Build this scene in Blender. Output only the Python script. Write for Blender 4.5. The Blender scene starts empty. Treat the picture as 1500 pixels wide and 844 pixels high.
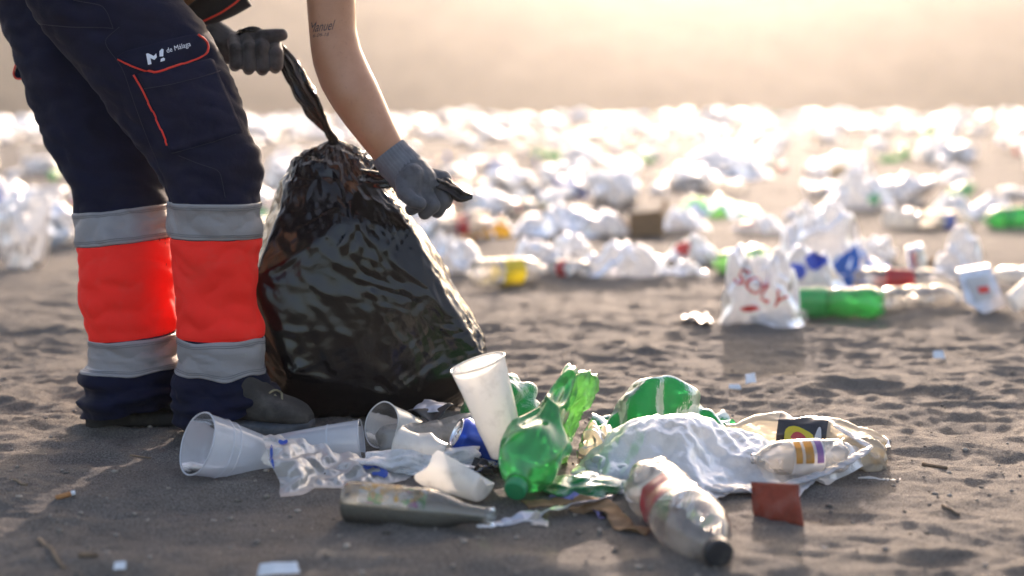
import bpy, bmesh, math, random
import numpy as np
from mathutils import Vector, Matrix, Quaternion
from mathutils.bvhtree import BVHTree
R = math.radians
random.seed(7)
RNG = np.random.default_rng(7)
sc = bpy.context.scene
COL = sc.collection

# ------------------------------------------------------------------ camera, sky, sun, exposure
IW, IH = 1500.0, 844.0
FPX = 50.0 / 36.0 * IW
CAMZ, PITCH = 0.62, R(7.03)
cam_d = bpy.data.cameras.new('camera'); cam = bpy.data.objects.new('camera', cam_d); COL.objects.link(cam)
cam_d.lens = 50; cam_d.sensor_width = 36; cam_d.clip_start = 0.05; cam_d.clip_end = 3000
cam.location = (0, 0, CAMZ); cam.rotation_euler = (math.pi / 2 - PITCH, 0, 0)
cam_d.dof.use_dof = True; cam_d.dof.focus_distance = 2.62; cam_d.dof.aperture_fstop = 1.7
sc.camera = cam

SUN_AZ, SUN_EL = R(9.0), R(14.5)
sun_dir = Vector((math.sin(SUN_AZ) * math.cos(SUN_EL), math.cos(SUN_AZ) * math.cos(SUN_EL), math.sin(SUN_EL)))
wd = bpy.data.worlds.new('World'); sc.world = wd; wd.use_nodes = True
wn = wd.node_tree; wn.nodes.clear()
wo = wn.nodes.new('ShaderNodeOutputWorld'); wb = wn.nodes.new('ShaderNodeBackground'); ws = wn.nodes.new('ShaderNodeTexSky')
ws.sky_type = 'NISHITA'; ws.sun_disc = False; ws.sun_elevation = SUN_EL; ws.sun_rotation = SUN_AZ
ws.air_density = 0.9; ws.dust_density = 4.0; ws.ozone_density = 0.6
wb.inputs['Strength'].default_value = 0.15
wn.links.new(ws.outputs[0], wb.inputs[0]); wn.links.new(wb.outputs[0], wo.inputs[0])
sun_l = bpy.data.lights.new('sun', 'SUN'); sun_l.energy = 2.05; sun_l.angle = R(0.6); sun_l.color = (1.0, 0.84, 0.72)
sun = bpy.data.objects.new('sun', sun_l); COL.objects.link(sun)
sun.rotation_euler = (-sun_dir).to_track_quat('-Z', 'Y').to_euler(); sun.location = (3, 20, 8)
sc.view_settings.view_transform = 'Standard'; sc.view_settings.look = 'None'
sc.view_settings.exposure = 1.65; sc.view_settings.gamma = 1.0
sc.view_settings.use_white_balance = True; sc.view_settings.white_balance_temperature = 6700; sc.view_settings.white_balance_tint = 16
sc.render.engine = 'CYCLES'
sc.cycles.use_denoising = True
sc.cycles.max_bounces = 8; sc.cycles.diffuse_bounces = 3; sc.cycles.glossy_bounces = 4
sc.cycles.transmission_bounces = 6; sc.cycles.transparent_max_bounces = 24; sc.cycles.volume_bounces = 0
sc.cycles.sample_clamp_indirect = 6

# ------------------------------------------------------------------ pixel rays
CP, SP = math.cos(PITCH), math.sin(PITCH)
def ray(px, py):
    u = (px - IW / 2) / FPX; v = (IH / 2 - py) / FPX
    return Vector((u, CP + v * SP, -SP + v * CP))
def at(px, py, Y):
    d = ray(px, py); return Vector((0, 0, CAMZ)) + d * (Y / d.y)
def G(px, py, z=0.0):
    d = ray(px, py); return Vector((0, 0, CAMZ)) + d * ((z - CAMZ) / d.z)

# ------------------------------------------------------------------ noise
def _h(ix, iy, iz, seed):
    n = (ix * 374761393 + iy * 668265263 + iz * 2147483647 + seed * 1274126177) & 0xffffffff
    n = ((n ^ (n >> 13)) * 1274126177) & 0xffffffff
    n = ((n ^ (n >> 16)) * 2246822519) & 0xffffffff
    return ((n ^ (n >> 15)) & 0xffff) / 32767.5 - 1.0
def noise3(x, y, z, seed=0):
    x = np.asarray(x, float); y = np.asarray(y, float); z = np.asarray(z, float)
    x, y, z = np.broadcast_arrays(x, y, z)
    ix = np.floor(x).astype(np.int64); iy = np.floor(y).astype(np.int64); iz = np.floor(z).astype(np.int64)
    fx, fy, fz = x - ix, y - iy, z - iz
    sx = fx * fx * fx * (fx * (fx * 6 - 15) + 10); sy = fy * fy * fy * (fy * (fy * 6 - 15) + 10); sz = fz * fz * fz * (fz * (fz * 6 - 15) + 10)
    out = 0
    for a in (0, 1):
        wx = sx if a else 1 - sx
        for b in (0, 1):
            wy = sy if b else 1 - sy
            for c in (0, 1):
                wz = sz if c else 1 - sz
                g1 = _h(ix + a, iy + b, iz + c, seed); g2 = _h(ix + a, iy + b, iz + c, seed + 17); g3 = _h(ix + a, iy + b, iz + c, seed + 31)
                out = out + wx * wy * wz * (g1 * (fx - a) + g2 * (fy - b) + g3 * (fz - c))
    return out * 1.4
def noise2(x, y, seed=0):
    x = np.asarray(x, float); y = np.asarray(y, float); x, y = np.broadcast_arrays(x, y)
    ix = np.floor(x).astype(np.int64); iy = np.floor(y).astype(np.int64); fx, fy = x - ix, y - iy
    sx = fx * fx * fx * (fx * (fx * 6 - 15) + 10); sy = fy * fy * fy * (fy * (fy * 6 - 15) + 10)
    out = 0
    for a in (0, 1):
        for b in (0, 1):
            g1 = _h(ix + a, iy + b, 0, seed); g2 = _h(ix + a, iy + b, 0, seed + 17)
            out = out + (sx if a else 1 - sx) * (sy if b else 1 - sy) * (g1 * (fx - a) + g2 * (fy - b))
    return out * 1.5

# ------------------------------------------------------------------ beach height
_fr = np.random.default_rng(3)
DENTS = [(_fr.uniform(-2.2, 2.2), 1.5 + 6 * _fr.random() ** 1.3, _fr.uniform(0, 3.14), _fr.uniform(.04, .10), _fr.uniform(.07, .16), _fr.uniform(.004, .017)) for _ in range(50)]
def hs(x, y):
    x = np.asarray(x, float); y = np.asarray(y, float)
    wx = x + 0.05 * noise2(x * 3, y * 3, 5); wy = y + 0.05 * noise2(x * 3, y * 3, 9)
    h = 0.016 * noise2(wx / .55, wy / .40, 1) * 1.6
    h = h + 0.014 * (0.45 - np.abs(noise2(wx / .32, wy / .15, 2)) * 1.6)
    h = h + 0.0085 * (0.35 - np.abs(noise2(wx / .14, wy / .07, 3)) * 1.5)
    h = h + 0.006 * (0.3 - np.abs(noise2(wx / .06 + 7, wy / .035, 14)) * 1.5) * np.clip(.5 + 1.5 * noise2(x / .4, y / .4, 15), 0, 1)
    h = h + 0.0050 * noise2(x / .05, y / .04, 4) + 0.0022 * noise2(x / .018, y / .016, 6)
    for (cx, cy, a, ra, rb, dp) in DENTS:
        ca, sa = math.cos(a), math.sin(a)
        if x.ndim == 2 and x.size > 5000:
            jj = np.flatnonzero(np.abs(y[:, 0] - cy) < .55); ii = np.flatnonzero(np.abs(x[0] - cx) < .55)
            if len(jj) and len(ii):
                sl = np.ix_(jj, ii); q = (((x[sl] - cx) * ca + (y[sl] - cy) * sa) / ra) ** 2 + ((-(x[sl] - cx) * sa + (y[sl] - cy) * ca) / rb) ** 2
                h[sl] += -dp * np.exp(-q) * 1.1 + dp * .5 * np.exp(-((np.sqrt(q) - 1.55) / .35) ** 2)
            continue
        q = (((x - cx) * ca + (y - cy) * sa) / ra) ** 2 + ((-(x - cx) * sa + (y - cy) * ca) / rb) ** 2
        h = h - dp * np.exp(-q) * 1.1 + dp * .5 * np.exp(-((np.sqrt(q) - 1.55) / .35) ** 2)
    damp = np.exp(-(((x - .05) / .75) ** 4 + ((y - 2.3) / .42) ** 4)); h = h * (1 - .45 * damp)   # trodden flat where the heap lies
    # slow rise of the beach to a crest, then down to the shore
    t = np.clip((y - 6) / 30, 0, 1)
    crest = 0.41 + 0.010 * x * np.clip(1 - np.abs(x) / 60, 0, 1)
    h = h + crest * t * t * (3 - 2 * t) + 0.09 * noise2(x / 4, y / 4, 8) * t
    h = h - np.clip((y - 42) / 60, 0, 1) * 1.6
    return h
_hs_exact = hs
_GX, _GY = np.arange(-2.6, 2.6, .008), np.arange(1.5, 6.6, .008)
_GZ = _hs_exact(*np.meshgrid(_GX, _GY))
def hs(x, y):
    x = np.asarray(x, float); y = np.asarray(y, float)
    if x.size and x.min() > -2.58 and x.max() < 2.57 and y.min() > 1.52 and y.max() < 6.57:
        fx = (x + 2.6) / .008; fy = (y - 1.5) / .008; i = fx.astype(int); j = fy.astype(int); u = fx - i; v = fy - j
        return (_GZ[j, i] * (1 - u) + _GZ[j, i + 1] * u) * (1 - v) + (_GZ[j + 1, i] * (1 - u) + _GZ[j + 1, i + 1] * u) * v
    return _hs_exact(x, y)
def hsf(x, y): return float(hs(np.array([x]), np.array([y]))[0])
def GS(px, py, dz=0.0):
    p = G(px, py, 0)
    for _ in range(4):
        p = G(px, py, hsf(p.x, p.y))
    p.z += dz; return p

# ------------------------------------------------------------------ mesh helpers
def mesh_np(name, V, F, smooth=True):
    V = np.asarray(V, np.float32).reshape(-1, 3); me = bpy.data.meshes.new(name)
    if isinstance(F, np.ndarray):
        n, k = F.shape
        me.vertices.add(len(V)); me.vertices.foreach_set('co', V.ravel())
        me.loops.add(n * k); me.loops.foreach_set('vertex_index', F.astype(np.int32).ravel())
        me.polygons.add(n); me.polygons.foreach_set('loop_start', np.arange(0, n * k, k, dtype=np.int32)); me.polygons.foreach_set('loop_total', np.full(n, k, np.int32))
        me.update(calc_edges=True); me.validate()
    else:
        me.from_pydata(V.tolist(), [], [list(f) for f in F]); me.update()
    if smooth: me.polygons.foreach_set('use_smooth', np.ones(len(me.polygons), bool))
    return me
def link(name, me, mat=None, parent=None):
    o = bpy.data.objects.new(name, me); COL.objects.link(o)
    if mat is not None:
        for m in (mat if isinstance(mat, (list, tuple)) else [mat]): me.materials.append(m)
    if parent is not None: o.parent = parent
    return o
def tag(o, label, cat, group=None, kind=None):
    if label: o['label'] = label
    if cat: o['category'] = cat
    if group: o['group'] = group
    if kind: o['kind'] = kind
    return o
def thing(name, label, cat, loc=(0, 0, 0), group=None):
    o = bpy.data.objects.new(name, None); COL.objects.link(o); o.location = loc; o.empty_display_size = .05
    return tag(o, label, cat, group)
def gridfaces(nv, nu, closed=True):
    i, j = np.meshgrid(np.arange(nv - 1), np.arange(nu if closed else nu - 1), indexing='ij')
    j2 = (j + 1) % nu
    return np.stack([i * nu + j, i * nu + j2, (i + 1) * nu + j2, (i + 1) * nu + j], -1).reshape(-1, 4)
class MB:
    """collects vertices and faces of several shapes into one mesh"""
    def __init__(s): s.V = []; s.F = []; s.n = 0
    def add(s, V, F):
        V = np.asarray(V, float).reshape(-1, 3); s.V.append(V)
        s.F += [[int(k) + s.n for k in f] for f in F]; s.n += len(V); return s
    def grid(s, P, closed=True, cap0=False, cap1=False):
        nv, nu = P.shape[:2]; F = gridfaces(nv, nu, closed).tolist()
        if cap0: F.append(list(range(nu))[::-1])
        if cap1: F.append([(nv - 1) * nu + k for k in range(nu)])
        return s.add(P.reshape(-1, 3), F)
    def sphere(s, c, r, nu=16, nv=10, scale=(1, 1, 1)):
        th = np.linspace(0, 2 * math.pi, nu, endpoint=False); ph = np.linspace(0.001, math.pi - .001, nv)
        P = np.stack([np.outer(np.sin(ph), np.cos(th)) * scale[0], np.outer(np.sin(ph), np.sin(th)) * scale[1], np.outer(np.cos(ph), np.ones(nu)) * scale[2]], -1) * r + np.array(c)
        return s.grid(P, True, True, True)
    def tube(s, pts, rad, nu=12, caps=True, flat=1.0):
        s.grid(tube_grid(pts, rad, nu, flat), True, caps, caps); return s
    def chain(s, nodes, nu=16):
        for (p, r) in nodes: s.sphere(p, r, nu, 10)
        for (a, ra), (b, rb) in zip(nodes[:-1], nodes[1:]):
            s.tube([a, b], [ra, rb], nu)
        return s
    def box(s, c, size):
        V = [(c[0] + dx * size[0] / 2, c[1] + dy * size[1] / 2, c[2] + dz * size[2] / 2) for dx in (-1, 1) for dy in (-1, 1) for dz in (-1, 1)]
        return s.add(V, [[0, 1, 3, 2], [4, 6, 7, 5], [0, 4, 5, 1], [2, 3, 7, 6], [0, 2, 6, 4], [1, 5, 7, 3]])
    def mesh(s, name, smooth=True): return mesh_np(name, np.concatenate(s.V), s.F, smooth)
    def build(s, name, mat, parent=None, smooth=True): return link(name, s.mesh(name, smooth), mat, parent)
def tube_grid(pts, rad, nu=12, flat=1.0):
    P = np.array([tuple(p) for p in pts], float); n = len(P)
    if np.isscalar(rad): rad = [rad] * n
    T = np.gradient(P, axis=0); T /= np.linalg.norm(T, axis=1)[:, None] + 1e-12
    up = np.array([0, 0, 1.]) if abs(T[0][2]) < .9 else np.array([0, 1., 0])
    out = []; a = np.linspace(0, 2 * math.pi, nu, endpoint=False)
    N = np.cross(T[0], up); N /= np.linalg.norm(N)
    for i in range(n):
        N = N - T[i] * np.dot(N, T[i]); N /= np.linalg.norm(N); B = np.cross(T[i], N)
        out.append(P[i] + rad[i] * (np.outer(np.cos(a), N) + flat * np.outer(np.sin(a), B)))
    return np.array(out)
def smoothpath(pts, n, k=2):
    P = np.array([tuple(p) for p in pts], float)
    d = np.r_[0, np.cumsum(np.linalg.norm(np.diff(P[:, :3], axis=0), axis=1))]
    t = np.linspace(0, d[-1], n)
    Q = np.stack([np.interp(t, d, P[:, c]) for c in range(P.shape[1])], -1)
    for _ in range(k * max(1, n // max(2, len(P)))):
        Q[1:-1] = .25 * Q[:-2] + .5 * Q[1:-1] + .25 * Q[2:]
    return Q
def lathe(prof, nu=40, mod=None):
    """prof: (n,2) of r,z"""
    prof = np.asarray(prof, float); a = np.linspace(0, 2 * math.pi, nu, endpoint=False)
    Rr = prof[:, 0][:, None] * np.ones(nu)[None]; Z = prof[:, 1][:, None] * np.ones(nu)[None]; A = np.ones(len(prof))[:, None] * a[None]
    if mod is not None: Rr, Z = mod(Rr, Z, A)
    return np.stack([Rr * np.cos(A), Rr * np.sin(A), Z], -1)
def densify(prof, n, k=1):
    prof = np.asarray(prof, float)
    d = np.r_[0, np.cumsum(np.hypot(*np.diff(prof, axis=0).T))]; t = np.linspace(0, d[-1], n)
    Q = np.stack([np.interp(t, d, prof[:, 0]), np.interp(t, d, prof[:, 1])], -1)
    for _ in range(k): Q[1:-1] = .25 * Q[:-2] + .5 * Q[1:-1] + .25 * Q[2:]
    return Q
def orient(o, P0, P1, roll=0.0):
    P0, P1 = Vector(P0), Vector(P1)
    q = (P1 - P0).to_track_quat('Z', 'Y') @ Quaternion((0, 0, 1), roll)
    o.rotation_mode = 'QUATERNION'; o.rotation_quaternion = q; o.location = P0
    return o
def evaluated(o):
    dg = bpy.context.evaluated_depsgraph_get(); me = bpy.data.meshes.new_from_object(o.evaluated_get(dg)); return me
def voxel(mb, name, size, smooth=6, fac=.5):
    o = link(name + '_tmp', mb.mesh(name))
    m = o.modifiers.new('r', 'REMESH'); m.mode = 'VOXEL'; m.voxel_size = size; m.use_smooth_shade = True
    if smooth:
        s = o.modifiers.new('s', 'SMOOTH'); s.factor = fac; s.iterations = smooth
    bpy.context.view_layer.update(); me = evaluated(o); bpy.data.objects.remove(o); me.name = name
    me.polygons.foreach_set('use_smooth', np.ones(len(me.polygons), bool))
    return me
def bvh_of(obs):
    V, F, n = [], [], 0
    for o in obs:
        me = o.data if hasattr(o, 'data') else o
        mw = o.matrix_world if hasattr(o, 'matrix_world') else Matrix.Identity(4)
        V += [mw @ v.co for v in me.vertices]; F += [[i + n for i in p.vertices] for p in me.polygons]; n = len(V)
    return BVHTree.FromPolygons(V, F)
CAMV = Vector((0, 0, CAMZ))
def project(bvh, px, py, off=.002):
    d = ray(px, py).normalized(); loc, nor, i, dist = bvh.ray_cast(CAMV, d)
    if loc is None: return None
    if nor.dot(d) > 0: nor = -nor
    return loc + nor * off
def textmesh(txt, size=1.0, shear=0.0, bold=0.0):
    cu = bpy.data.curves.new('t', 'FONT'); cu.body = txt; cu.size = size; cu.shear = shear; cu.offset = bold; cu.resolution_u = 4
    o = bpy.data.objects.new('t', cu); COL.objects.link(o); bpy.context.view_layer.update()
    me = evaluated(o); bpy.data.objects.remove(o)
    V = np.array([v.co[:] for v in me.vertices]); F = [list(p.vertices) for p in me.polygons]
    return V, F

# ------------------------------------------------------------------ crumpling (position based sheet with surplus area)
def crumple(P, closed=True, gu=1.05, gv=1.05, iters=120, attract=.02, bend=.25, amp=.003, freq=30., seed=1, floor=None, pin=None, grav=0.0):
    nv, nu = P.shape[:2]; X0 = P.reshape(-1, 3).copy()
    idx = np.arange(nv * nu).reshape(nv, nu)
    x = X0 + amp * np.stack([noise3(X0[:, 0] * freq, X0[:, 1] * freq, X0[:, 2] * freq, seed + k) for k in range(3)], -1)
    B = []
    def addb(i, j, g, k, only=None):
        if len(i) == 0: return
        L = np.linalg.norm(X0[j] - X0[i], axis=1)
        gg = g.reshape(-1)[i] if isinstance(g, np.ndarray) else g
        B.append((i, j, L * gg + 1e-9, k, only))
    for st, kk, only in ((1, 1.0, None), (2, bend, 'c'), (4, bend * .6, 'c')):
        if closed:
            if st == 1:
                for p in (0, 1): addb(idx[:, p::2].ravel(), np.roll(idx, -1, 1)[:, p::2].ravel(), gu, kk, only)
            else:
                for p in range(st):
                    c = np.arange(nu); c = c[(c // st) % 2 == 0]; c = c[(c % st) == p]
                    addb(idx[:, c].ravel(), idx[:, (c + st) % nu].ravel(), gu, kk, only)
                    c = np.arange(nu); c = c[(c // st) % 2 == 1]; c = c[(c % st) == p]
                    addb(idx[:, c].ravel(), idx[:, (c + st) % nu].ravel(), gu, kk, only)
        else:
            for p in range(2 * st):
                c = np.arange(p, nu - st, 2 * st); addb(idx[:, c].ravel(), idx[:, c + st].ravel(), gu, kk, only)
        for p in range(2 * st):
            r = np.arange(p, nv - st, 2 * st); addb(idx[r].ravel(), idx[r + st].ravel(), gv, kk, only)
    gd = (np.asarray(gu) + np.asarray(gv)) / 2
    gd = gd if isinstance(gd, np.ndarray) and gd.ndim else float(gd)
    for sgn in (1, -1):
        sh = np.roll(idx, -sgn, 1)
        cs = np.arange(nu) if closed else (np.arange(0, nu - 1) if sgn == 1 else np.arange(1, nu))
        for p in (0, 1):
            r = np.arange(p, nv - 1, 2); addb(idx[r][:, cs].ravel(), sh[r + 1][:, cs].ravel(), gd, .5, None)
    fixed = None if pin is None else pin.reshape(-1)
    for it in range(iters):
        if grav: x[:, 2] -= grav
        for (i, j, L, k, only) in B:
            d = x[j] - x[i]; l = np.sqrt((d * d).sum(1)) + 1e-9
            c = .5 * k * (l - L) / l
            if only == 'c': c = np.minimum(c, 0)
            c = (d * c[:, None]); x[i] += c; x[j] -= c
        x += attract * (X0 - x)
        if fixed is not None: x += fixed[:, None] * (X0 - x)
        if floor is not None:
            f = floor(x[:, 0], x[:, 1]) if callable(floor) else floor
            x[:, 2] = np.maximum(x[:, 2], f)
    return x.reshape(nv, nu, 3)
def upsample(P, k, closed):
    def up(A, k, per):
        n = A.shape[0]; src = np.concatenate([A[-2:], A, A[:3]]) if per else np.concatenate([2 * A[:1] - A[1:2], 2 * A[:1] - A[1:2], A, 2 * A[-1:] - A[-2:-1], 2 * A[-1:] - A[-2:-1]])
        t = np.arange(n * k if per else (n - 1) * k + 1) / k; i = np.floor(t).astype(int); f = (t - i).reshape(-1, *([1] * (A.ndim - 1))); i = i + 2
        p0, p1, p2, p3 = src[i - 1], src[i], src[np.minimum(i + 1, len(src) - 1)], src[np.minimum(i + 2, len(src) - 1)]
        return .5 * (2 * p1 + (p2 - p0) * f + (2 * p0 - 5 * p1 + 4 * p2 - p3) * f ** 2 + (3 * p1 - p0 - 3 * p2 + p3) * f ** 3)
    return np.swapaxes(up(np.swapaxes(up(P, k, False), 0, 1), k, closed), 0, 1)
def crumple_mr(P, k, closed=True, g=(1.1, 1.1), gfine=1.015, iters=90, fine=25, attract=.02, bend=.25, amp=.006, freq=12., seed=1, floor=None, fbend=.14):
    """large folds on a coarse sheet first, then small creases on the refined one"""
    C = crumple(P[::k, ::k], closed, g[0], g[1], iters, attract, bend, amp, freq, seed, floor)
    return crumple(upsample(C, k, closed), closed, gfine, gfine, fine, .02, fbend, amp * .14, freq * 4.5, seed + 9, floor)
def grid_normals(P, closed=True):
    if closed: du = np.roll(P, -1, 1) - np.roll(P, 1, 1)
    else: du = np.gradient(P, axis=1)
    dv = np.gradient(P, axis=0); N = np.cross(du, dv); return N / (np.linalg.norm(N, axis=-1, keepdims=True) + 1e-12)
# ------------------------------------------------------------------ materials
class NT:
    def __init__(s, name):
        s.m = bpy.data.materials.new(name); s.m.use_nodes = True; s.t = s.m.node_tree; s.t.nodes.clear()
        s.out = s.t.nodes.new('ShaderNodeOutputMaterial'); s._co = None
    def n(s, typ, **kw):
        nd = s.t.nodes.new('ShaderNode' + typ)
        for k, v in kw.items():
            if k in ('props',):
                for a, b in v.items(): setattr(nd, a, b)
            else: s.set(nd, k, v)
        return nd
    def set(s, nd, k, v):
        k = k.replace('_', ' ') if isinstance(k, str) else k
        inp = None
        for i in nd.inputs:
            if i.name == k and i.enabled: inp = i; break
        if inp is None: inp = nd.inputs[k]
        if hasattr(v, 'is_output') or isinstance(v, bpy.types.NodeSocket): s.t.links.new(v, inp)
        elif isinstance(v, bpy.types.Node): s.t.links.new(v.outputs[0], inp)
        else:
            if isinstance(v, (tuple, list)) and len(v) == 3 and inp.type == 'RGBA': v = (*v, 1)
            inp.default_value = v
    def co(s):
        if s._co is None: s._co = s.t.nodes.new('ShaderNodeTexCoord').outputs['Object']
        return s._co
    def noise(s, scale, detail=3, rough=.55, vec=None, dist=0):
        return s.n('TexNoise', Vector=vec or s.co(), Scale=scale, Detail=detail, Roughness=rough, Distortion=dist).outputs[0]
    def ramp(s, fac, stops):
        r = s.t.nodes.new('ShaderNodeValToRGB'); e = r.color_ramp.elements
        while len(e) < len(stops): e.new(.5)
        for el, (p, c) in zip(e, stops): el.position = p; el.color = (*c, 1) if len(c) == 3 else c
        s.t.links.new(fac, r.inputs[0]); return r.outputs[0]
    def bump(s, h, st=.3, dist=.01, normal=None):
        b = s.n('Bump', Strength=st, Distance=dist, Height=h)
        if normal is not None: s.t.links.new(normal, b.inputs['Normal'])
        return b.outputs[0]
    def mixs(s, f, a, b):
        m = s.t.nodes.new('ShaderNodeMixShader')
        if isinstance(f, bpy.types.NodeSocket): s.t.links.new(f, m.inputs[0])
        else: m.inputs[0].default_value = f
        s.t.links.new(a.outputs[0] if isinstance(a, bpy.types.Node) else a, m.inputs[1]); s.t.links.new(b.outputs[0] if isinstance(b, bpy.types.Node) else b, m.inputs[2])
        return m.outputs[0]
    def mixc(s, f, a, b, typ='MIX'):
        m = s.t.nodes.new('ShaderNodeMix'); m.data_type = 'RGBA'; m.blend_type = typ
        for k, v in ((0, f), (6, a), (7, b)):
            if isinstance(v, bpy.types.NodeSocket): s.t.links.new(v, m.inputs[k])
            else: m.inputs[k].default_value = v if k == 0 else (*v, 1)
        return m.outputs[2]
    def math(s, op, a, b=0.0):
        m = s.t.nodes.new('ShaderNodeMath'); m.operation = op
        for k, v in ((0, a), (1, b)):
            if isinstance(v, bpy.types.NodeSocket): s.t.links.new(v, m.inputs[k])
            else: m.inputs[k].default_value = v
        return m.outputs[0]
    def end(s, sh, disp=None):
        s.t.links.new(sh.outputs[0] if isinstance(sh, bpy.types.Node) else sh, s.out.inputs[0]); return s.m

SANDC = (0.19, 0.165, 0.14)
def solid(name, col, rough=.6, var=.25, scale=30., bump=.15, bscale=200., bdist=.002, spec=.4, metal=0., dirt=0.0, coat=0.):
    n = NT(name); c = n.noise(scale, 4)
    dark = tuple(v * (1 - var) for v in col); lite = tuple(min(1, v * (1 + var)) for v in col)
    cc = n.ramp(c, [(.3, dark), (.7, lite)])
    if dirt:
        f = n.ramp(n.noise(scale * .6, 6, .7), [(.5, (0, 0, 0)), (.72, (dirt, dirt, dirt))]); cc = n.mixc(f, cc, SANDC)
    p = n.n('BsdfPrincipled', Base_Color=cc, Roughness=rough, Metallic=metal)
    n.set(p, 'Specular IOR Level', spec); n.set(p, 'Coat Weight', coat)
    if bump: n.set(p, 'Normal', n.bump(n.noise(bscale, 3), bump, bdist))
    return n.end(p)
def thin(name, tint, transp=.5, rough=.2, body=None, trans=.5, dirt=.2, dscale=22., bump=.2, bscale=40., bdist=.004, gloss=1.0, var=0.0):
    """thin plastic: some light passes straight through (tinted), some is scattered forwards, some back, plus a clear-coat reflection"""
    n = NT(name); body = body or tint
    nor = n.bump(n.noise(bscale, 4), bump, bdist)
    d = n.n('BsdfDiffuse', Color=body, Normal=nor); t = n.n('BsdfTranslucent', Color=body, Normal=nor)
    tr = n.n('BsdfTransparent', Color=tint)
    sh = n.mixs(trans, d, t)
    if var:
        f = n.ramp(n.noise(dscale * .5, 3), [(.35, (transp - var,) * 3), (.65, (transp + var,) * 3)]); sh = n.mixs(f, sh, tr)
    else: sh = n.mixs(transp, sh, tr)
    if dirt:
        f = n.ramp(n.noise(dscale, 7, .7), [(.52, (0, 0, 0)), (.75, (min(1, dirt * 1.6),) * 3)])
        sh = n.mixs(f, sh, n.n('BsdfDiffuse', Color=SANDC))
    fr = n.n('Fresnel', IOR=1.45, Normal=nor).outputs[0]
    g = n.n('BsdfGlossy', Color=(1, 1, 1), Roughness=rough, Normal=nor)
    sh = n.mixs(n.math('MULTIPLY', fr, gloss), sh, g)
    return n.end(sh)
M = {}
def sandmat():
    n = NT('sand'); co = n.co()
    a = n.noise(1.3, 4); b = n.noise(9, 5, .6); c = n.noise(380, 4, .8); d = n.noise(190, 3, .75)
    base = n.ramp(b, [(.3, (.125, .110, .096)), (.7, (.185, .164, .144))])
    base = n.mixc(n.ramp(a, [(.35, (0, 0, 0)), (.7, (.45,) * 3)]), base, (.20, .176, .152))
    grain = n.ramp(c, [(.38, (.28, .28, .28)), (.5, (1, 1, 1)), (.62, (2.0, 1.95, 1.9))])
    base = n.mixc(.85, base, grain, 'MULTIPLY')
    v = n.n('TexVoronoi', Vector=co, Scale=260.0); f = n.ramp(v.outputs['Distance'], [(.0, (1, 1, 1)), (.16, (0, 0, 0))])
    sel = n.ramp(n.noise(60, 2), [(.55, (0, 0, 0)), (.62, (.5, .5, .5))]); f = n.mixc(1.0, f, sel, 'MULTIPLY')
    base = n.mixc(f, base, (.34, .30, .26))
    p = n.n('BsdfPrincipled', Base_Color=base, Roughness=.85); n.set(p, 'Specular IOR Level', .25)
    h1 = n.bump(d, .7, .006); h2 = n.bump(c, .8, .003, h1); h3 = n.bump(n.noise(75, 4, .65), .5, .010, h2); n.set(p, 'Normal', h3)
    return n.end(p)
M['sand'] = sandmat()
M['sand_fill'] = solid('sand fill', (.15, .13, .10), .95, .3, 300, .5, 700, .002)
M['hill'] = solid('dry hill', (.20, .13, .08), .95, .35, .15, 0)
M['pebble'] = solid('pebble', (.26, .22, .18), .8, .85, 14, 0)
M['twig'] = solid('dry twig', (.20, .14, .09), .85, .4, 60, .3, 300)
def fabric(name, col, rough=.85, var=.2, weave=900., dust=.12, sheen=.3):
    n = NT(name); cc = n.ramp(n.noise(14, 5, .6), [(.3, tuple(v * (1 - var) for v in col)), (.7, tuple(v * (1 + var) for v in col))])
    f = n.ramp(n.noise(7, 7, .7, dist=.6), [(.52, (0, 0, 0)), (.78, (dust,) * 3)]); cc = n.mixc(f, cc, (.32, .27, .23))
    p = n.n('BsdfPrincipled', Base_Color=cc, Roughness=rough); n.set(p, 'Specular IOR Level', .2); n.set(p, 'Sheen Weight', sheen); n.set(p, 'Sheen Roughness', .4)
    w1 = n.n('TexWave', Vector=n.co(), Scale=weave / 6.28, props={'bands_direction': 'DIAGONAL'}).outputs[1]
    n.set(p, 'Normal', n.bump(n.noise(55, 5, .6), .35, .004, n.bump(w1, .15, .0006)))
    return n.end(p)
M['navy'] = fabric('navy twill', (.0036, .0056, .021), .85, .25, 1500, .03, .04)
M['navy_pocket'] = fabric('navy pocket twill', (.0042, .0064, .024), .85, .25, 1500, .04, .04)
M['hivis'] = fabric('fluorescent red', (.96, .026, .016), .75, .04, 1400, .14, .0)
M['reflective'] = fabric('reflective tape', (.27, .255, .255), .45, .10, 1800, .22, .0)
M['stitch'] = solid('stitching', (.016, .018, .030), .8, .1, 50, 0)
M['seam_dark'] = solid('dark stitching', (.10, .02, .02), .8, .1, 50, 0)
M['tape_seam'] = solid('tape stitching', (.16, .155, .165), .8, .1, 50, 0)
M['red_pipe'] = solid('red piping', (.75, .035, .02), .6, .1, 50, .1)
M['print_white'] = solid('white print', (.72, .74, .78), .6, .05, 80, 0)
M['jacket'] = fabric('dark jacket', (.02, .02, .022), .85, .2, 1200, .05, .2)
def skinmat():
    n = NT('skin'); cc = n.ramp(n.noise(16, 5, .6), [(.3, (.43, .19, .098)), (.7, (.52, .25, .14))])
    cc = n.mixc(n.ramp(n.noise(170, 2), [(.62, (0, 0, 0)), (.72, (.35,) * 3)]), cc, (.30, .13, .08))
    p = n.n('BsdfPrincipled', Base_Color=cc, Roughness=.45); n.set(p, 'Subsurface Weight', .12); n.set(p, 'Subsurface Radius', (.012, .004, .002)); n.set(p, 'Subsurface Scale', .6)
    n.set(p, 'Normal', n.bump(n.noise(420, 3), .25, .0012)); return n.end(p)
M['skin'] = skinmat()
M['ink'] = solid('tattoo ink', (.055, .045, .05), .5, .2, 60, 0)
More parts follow.
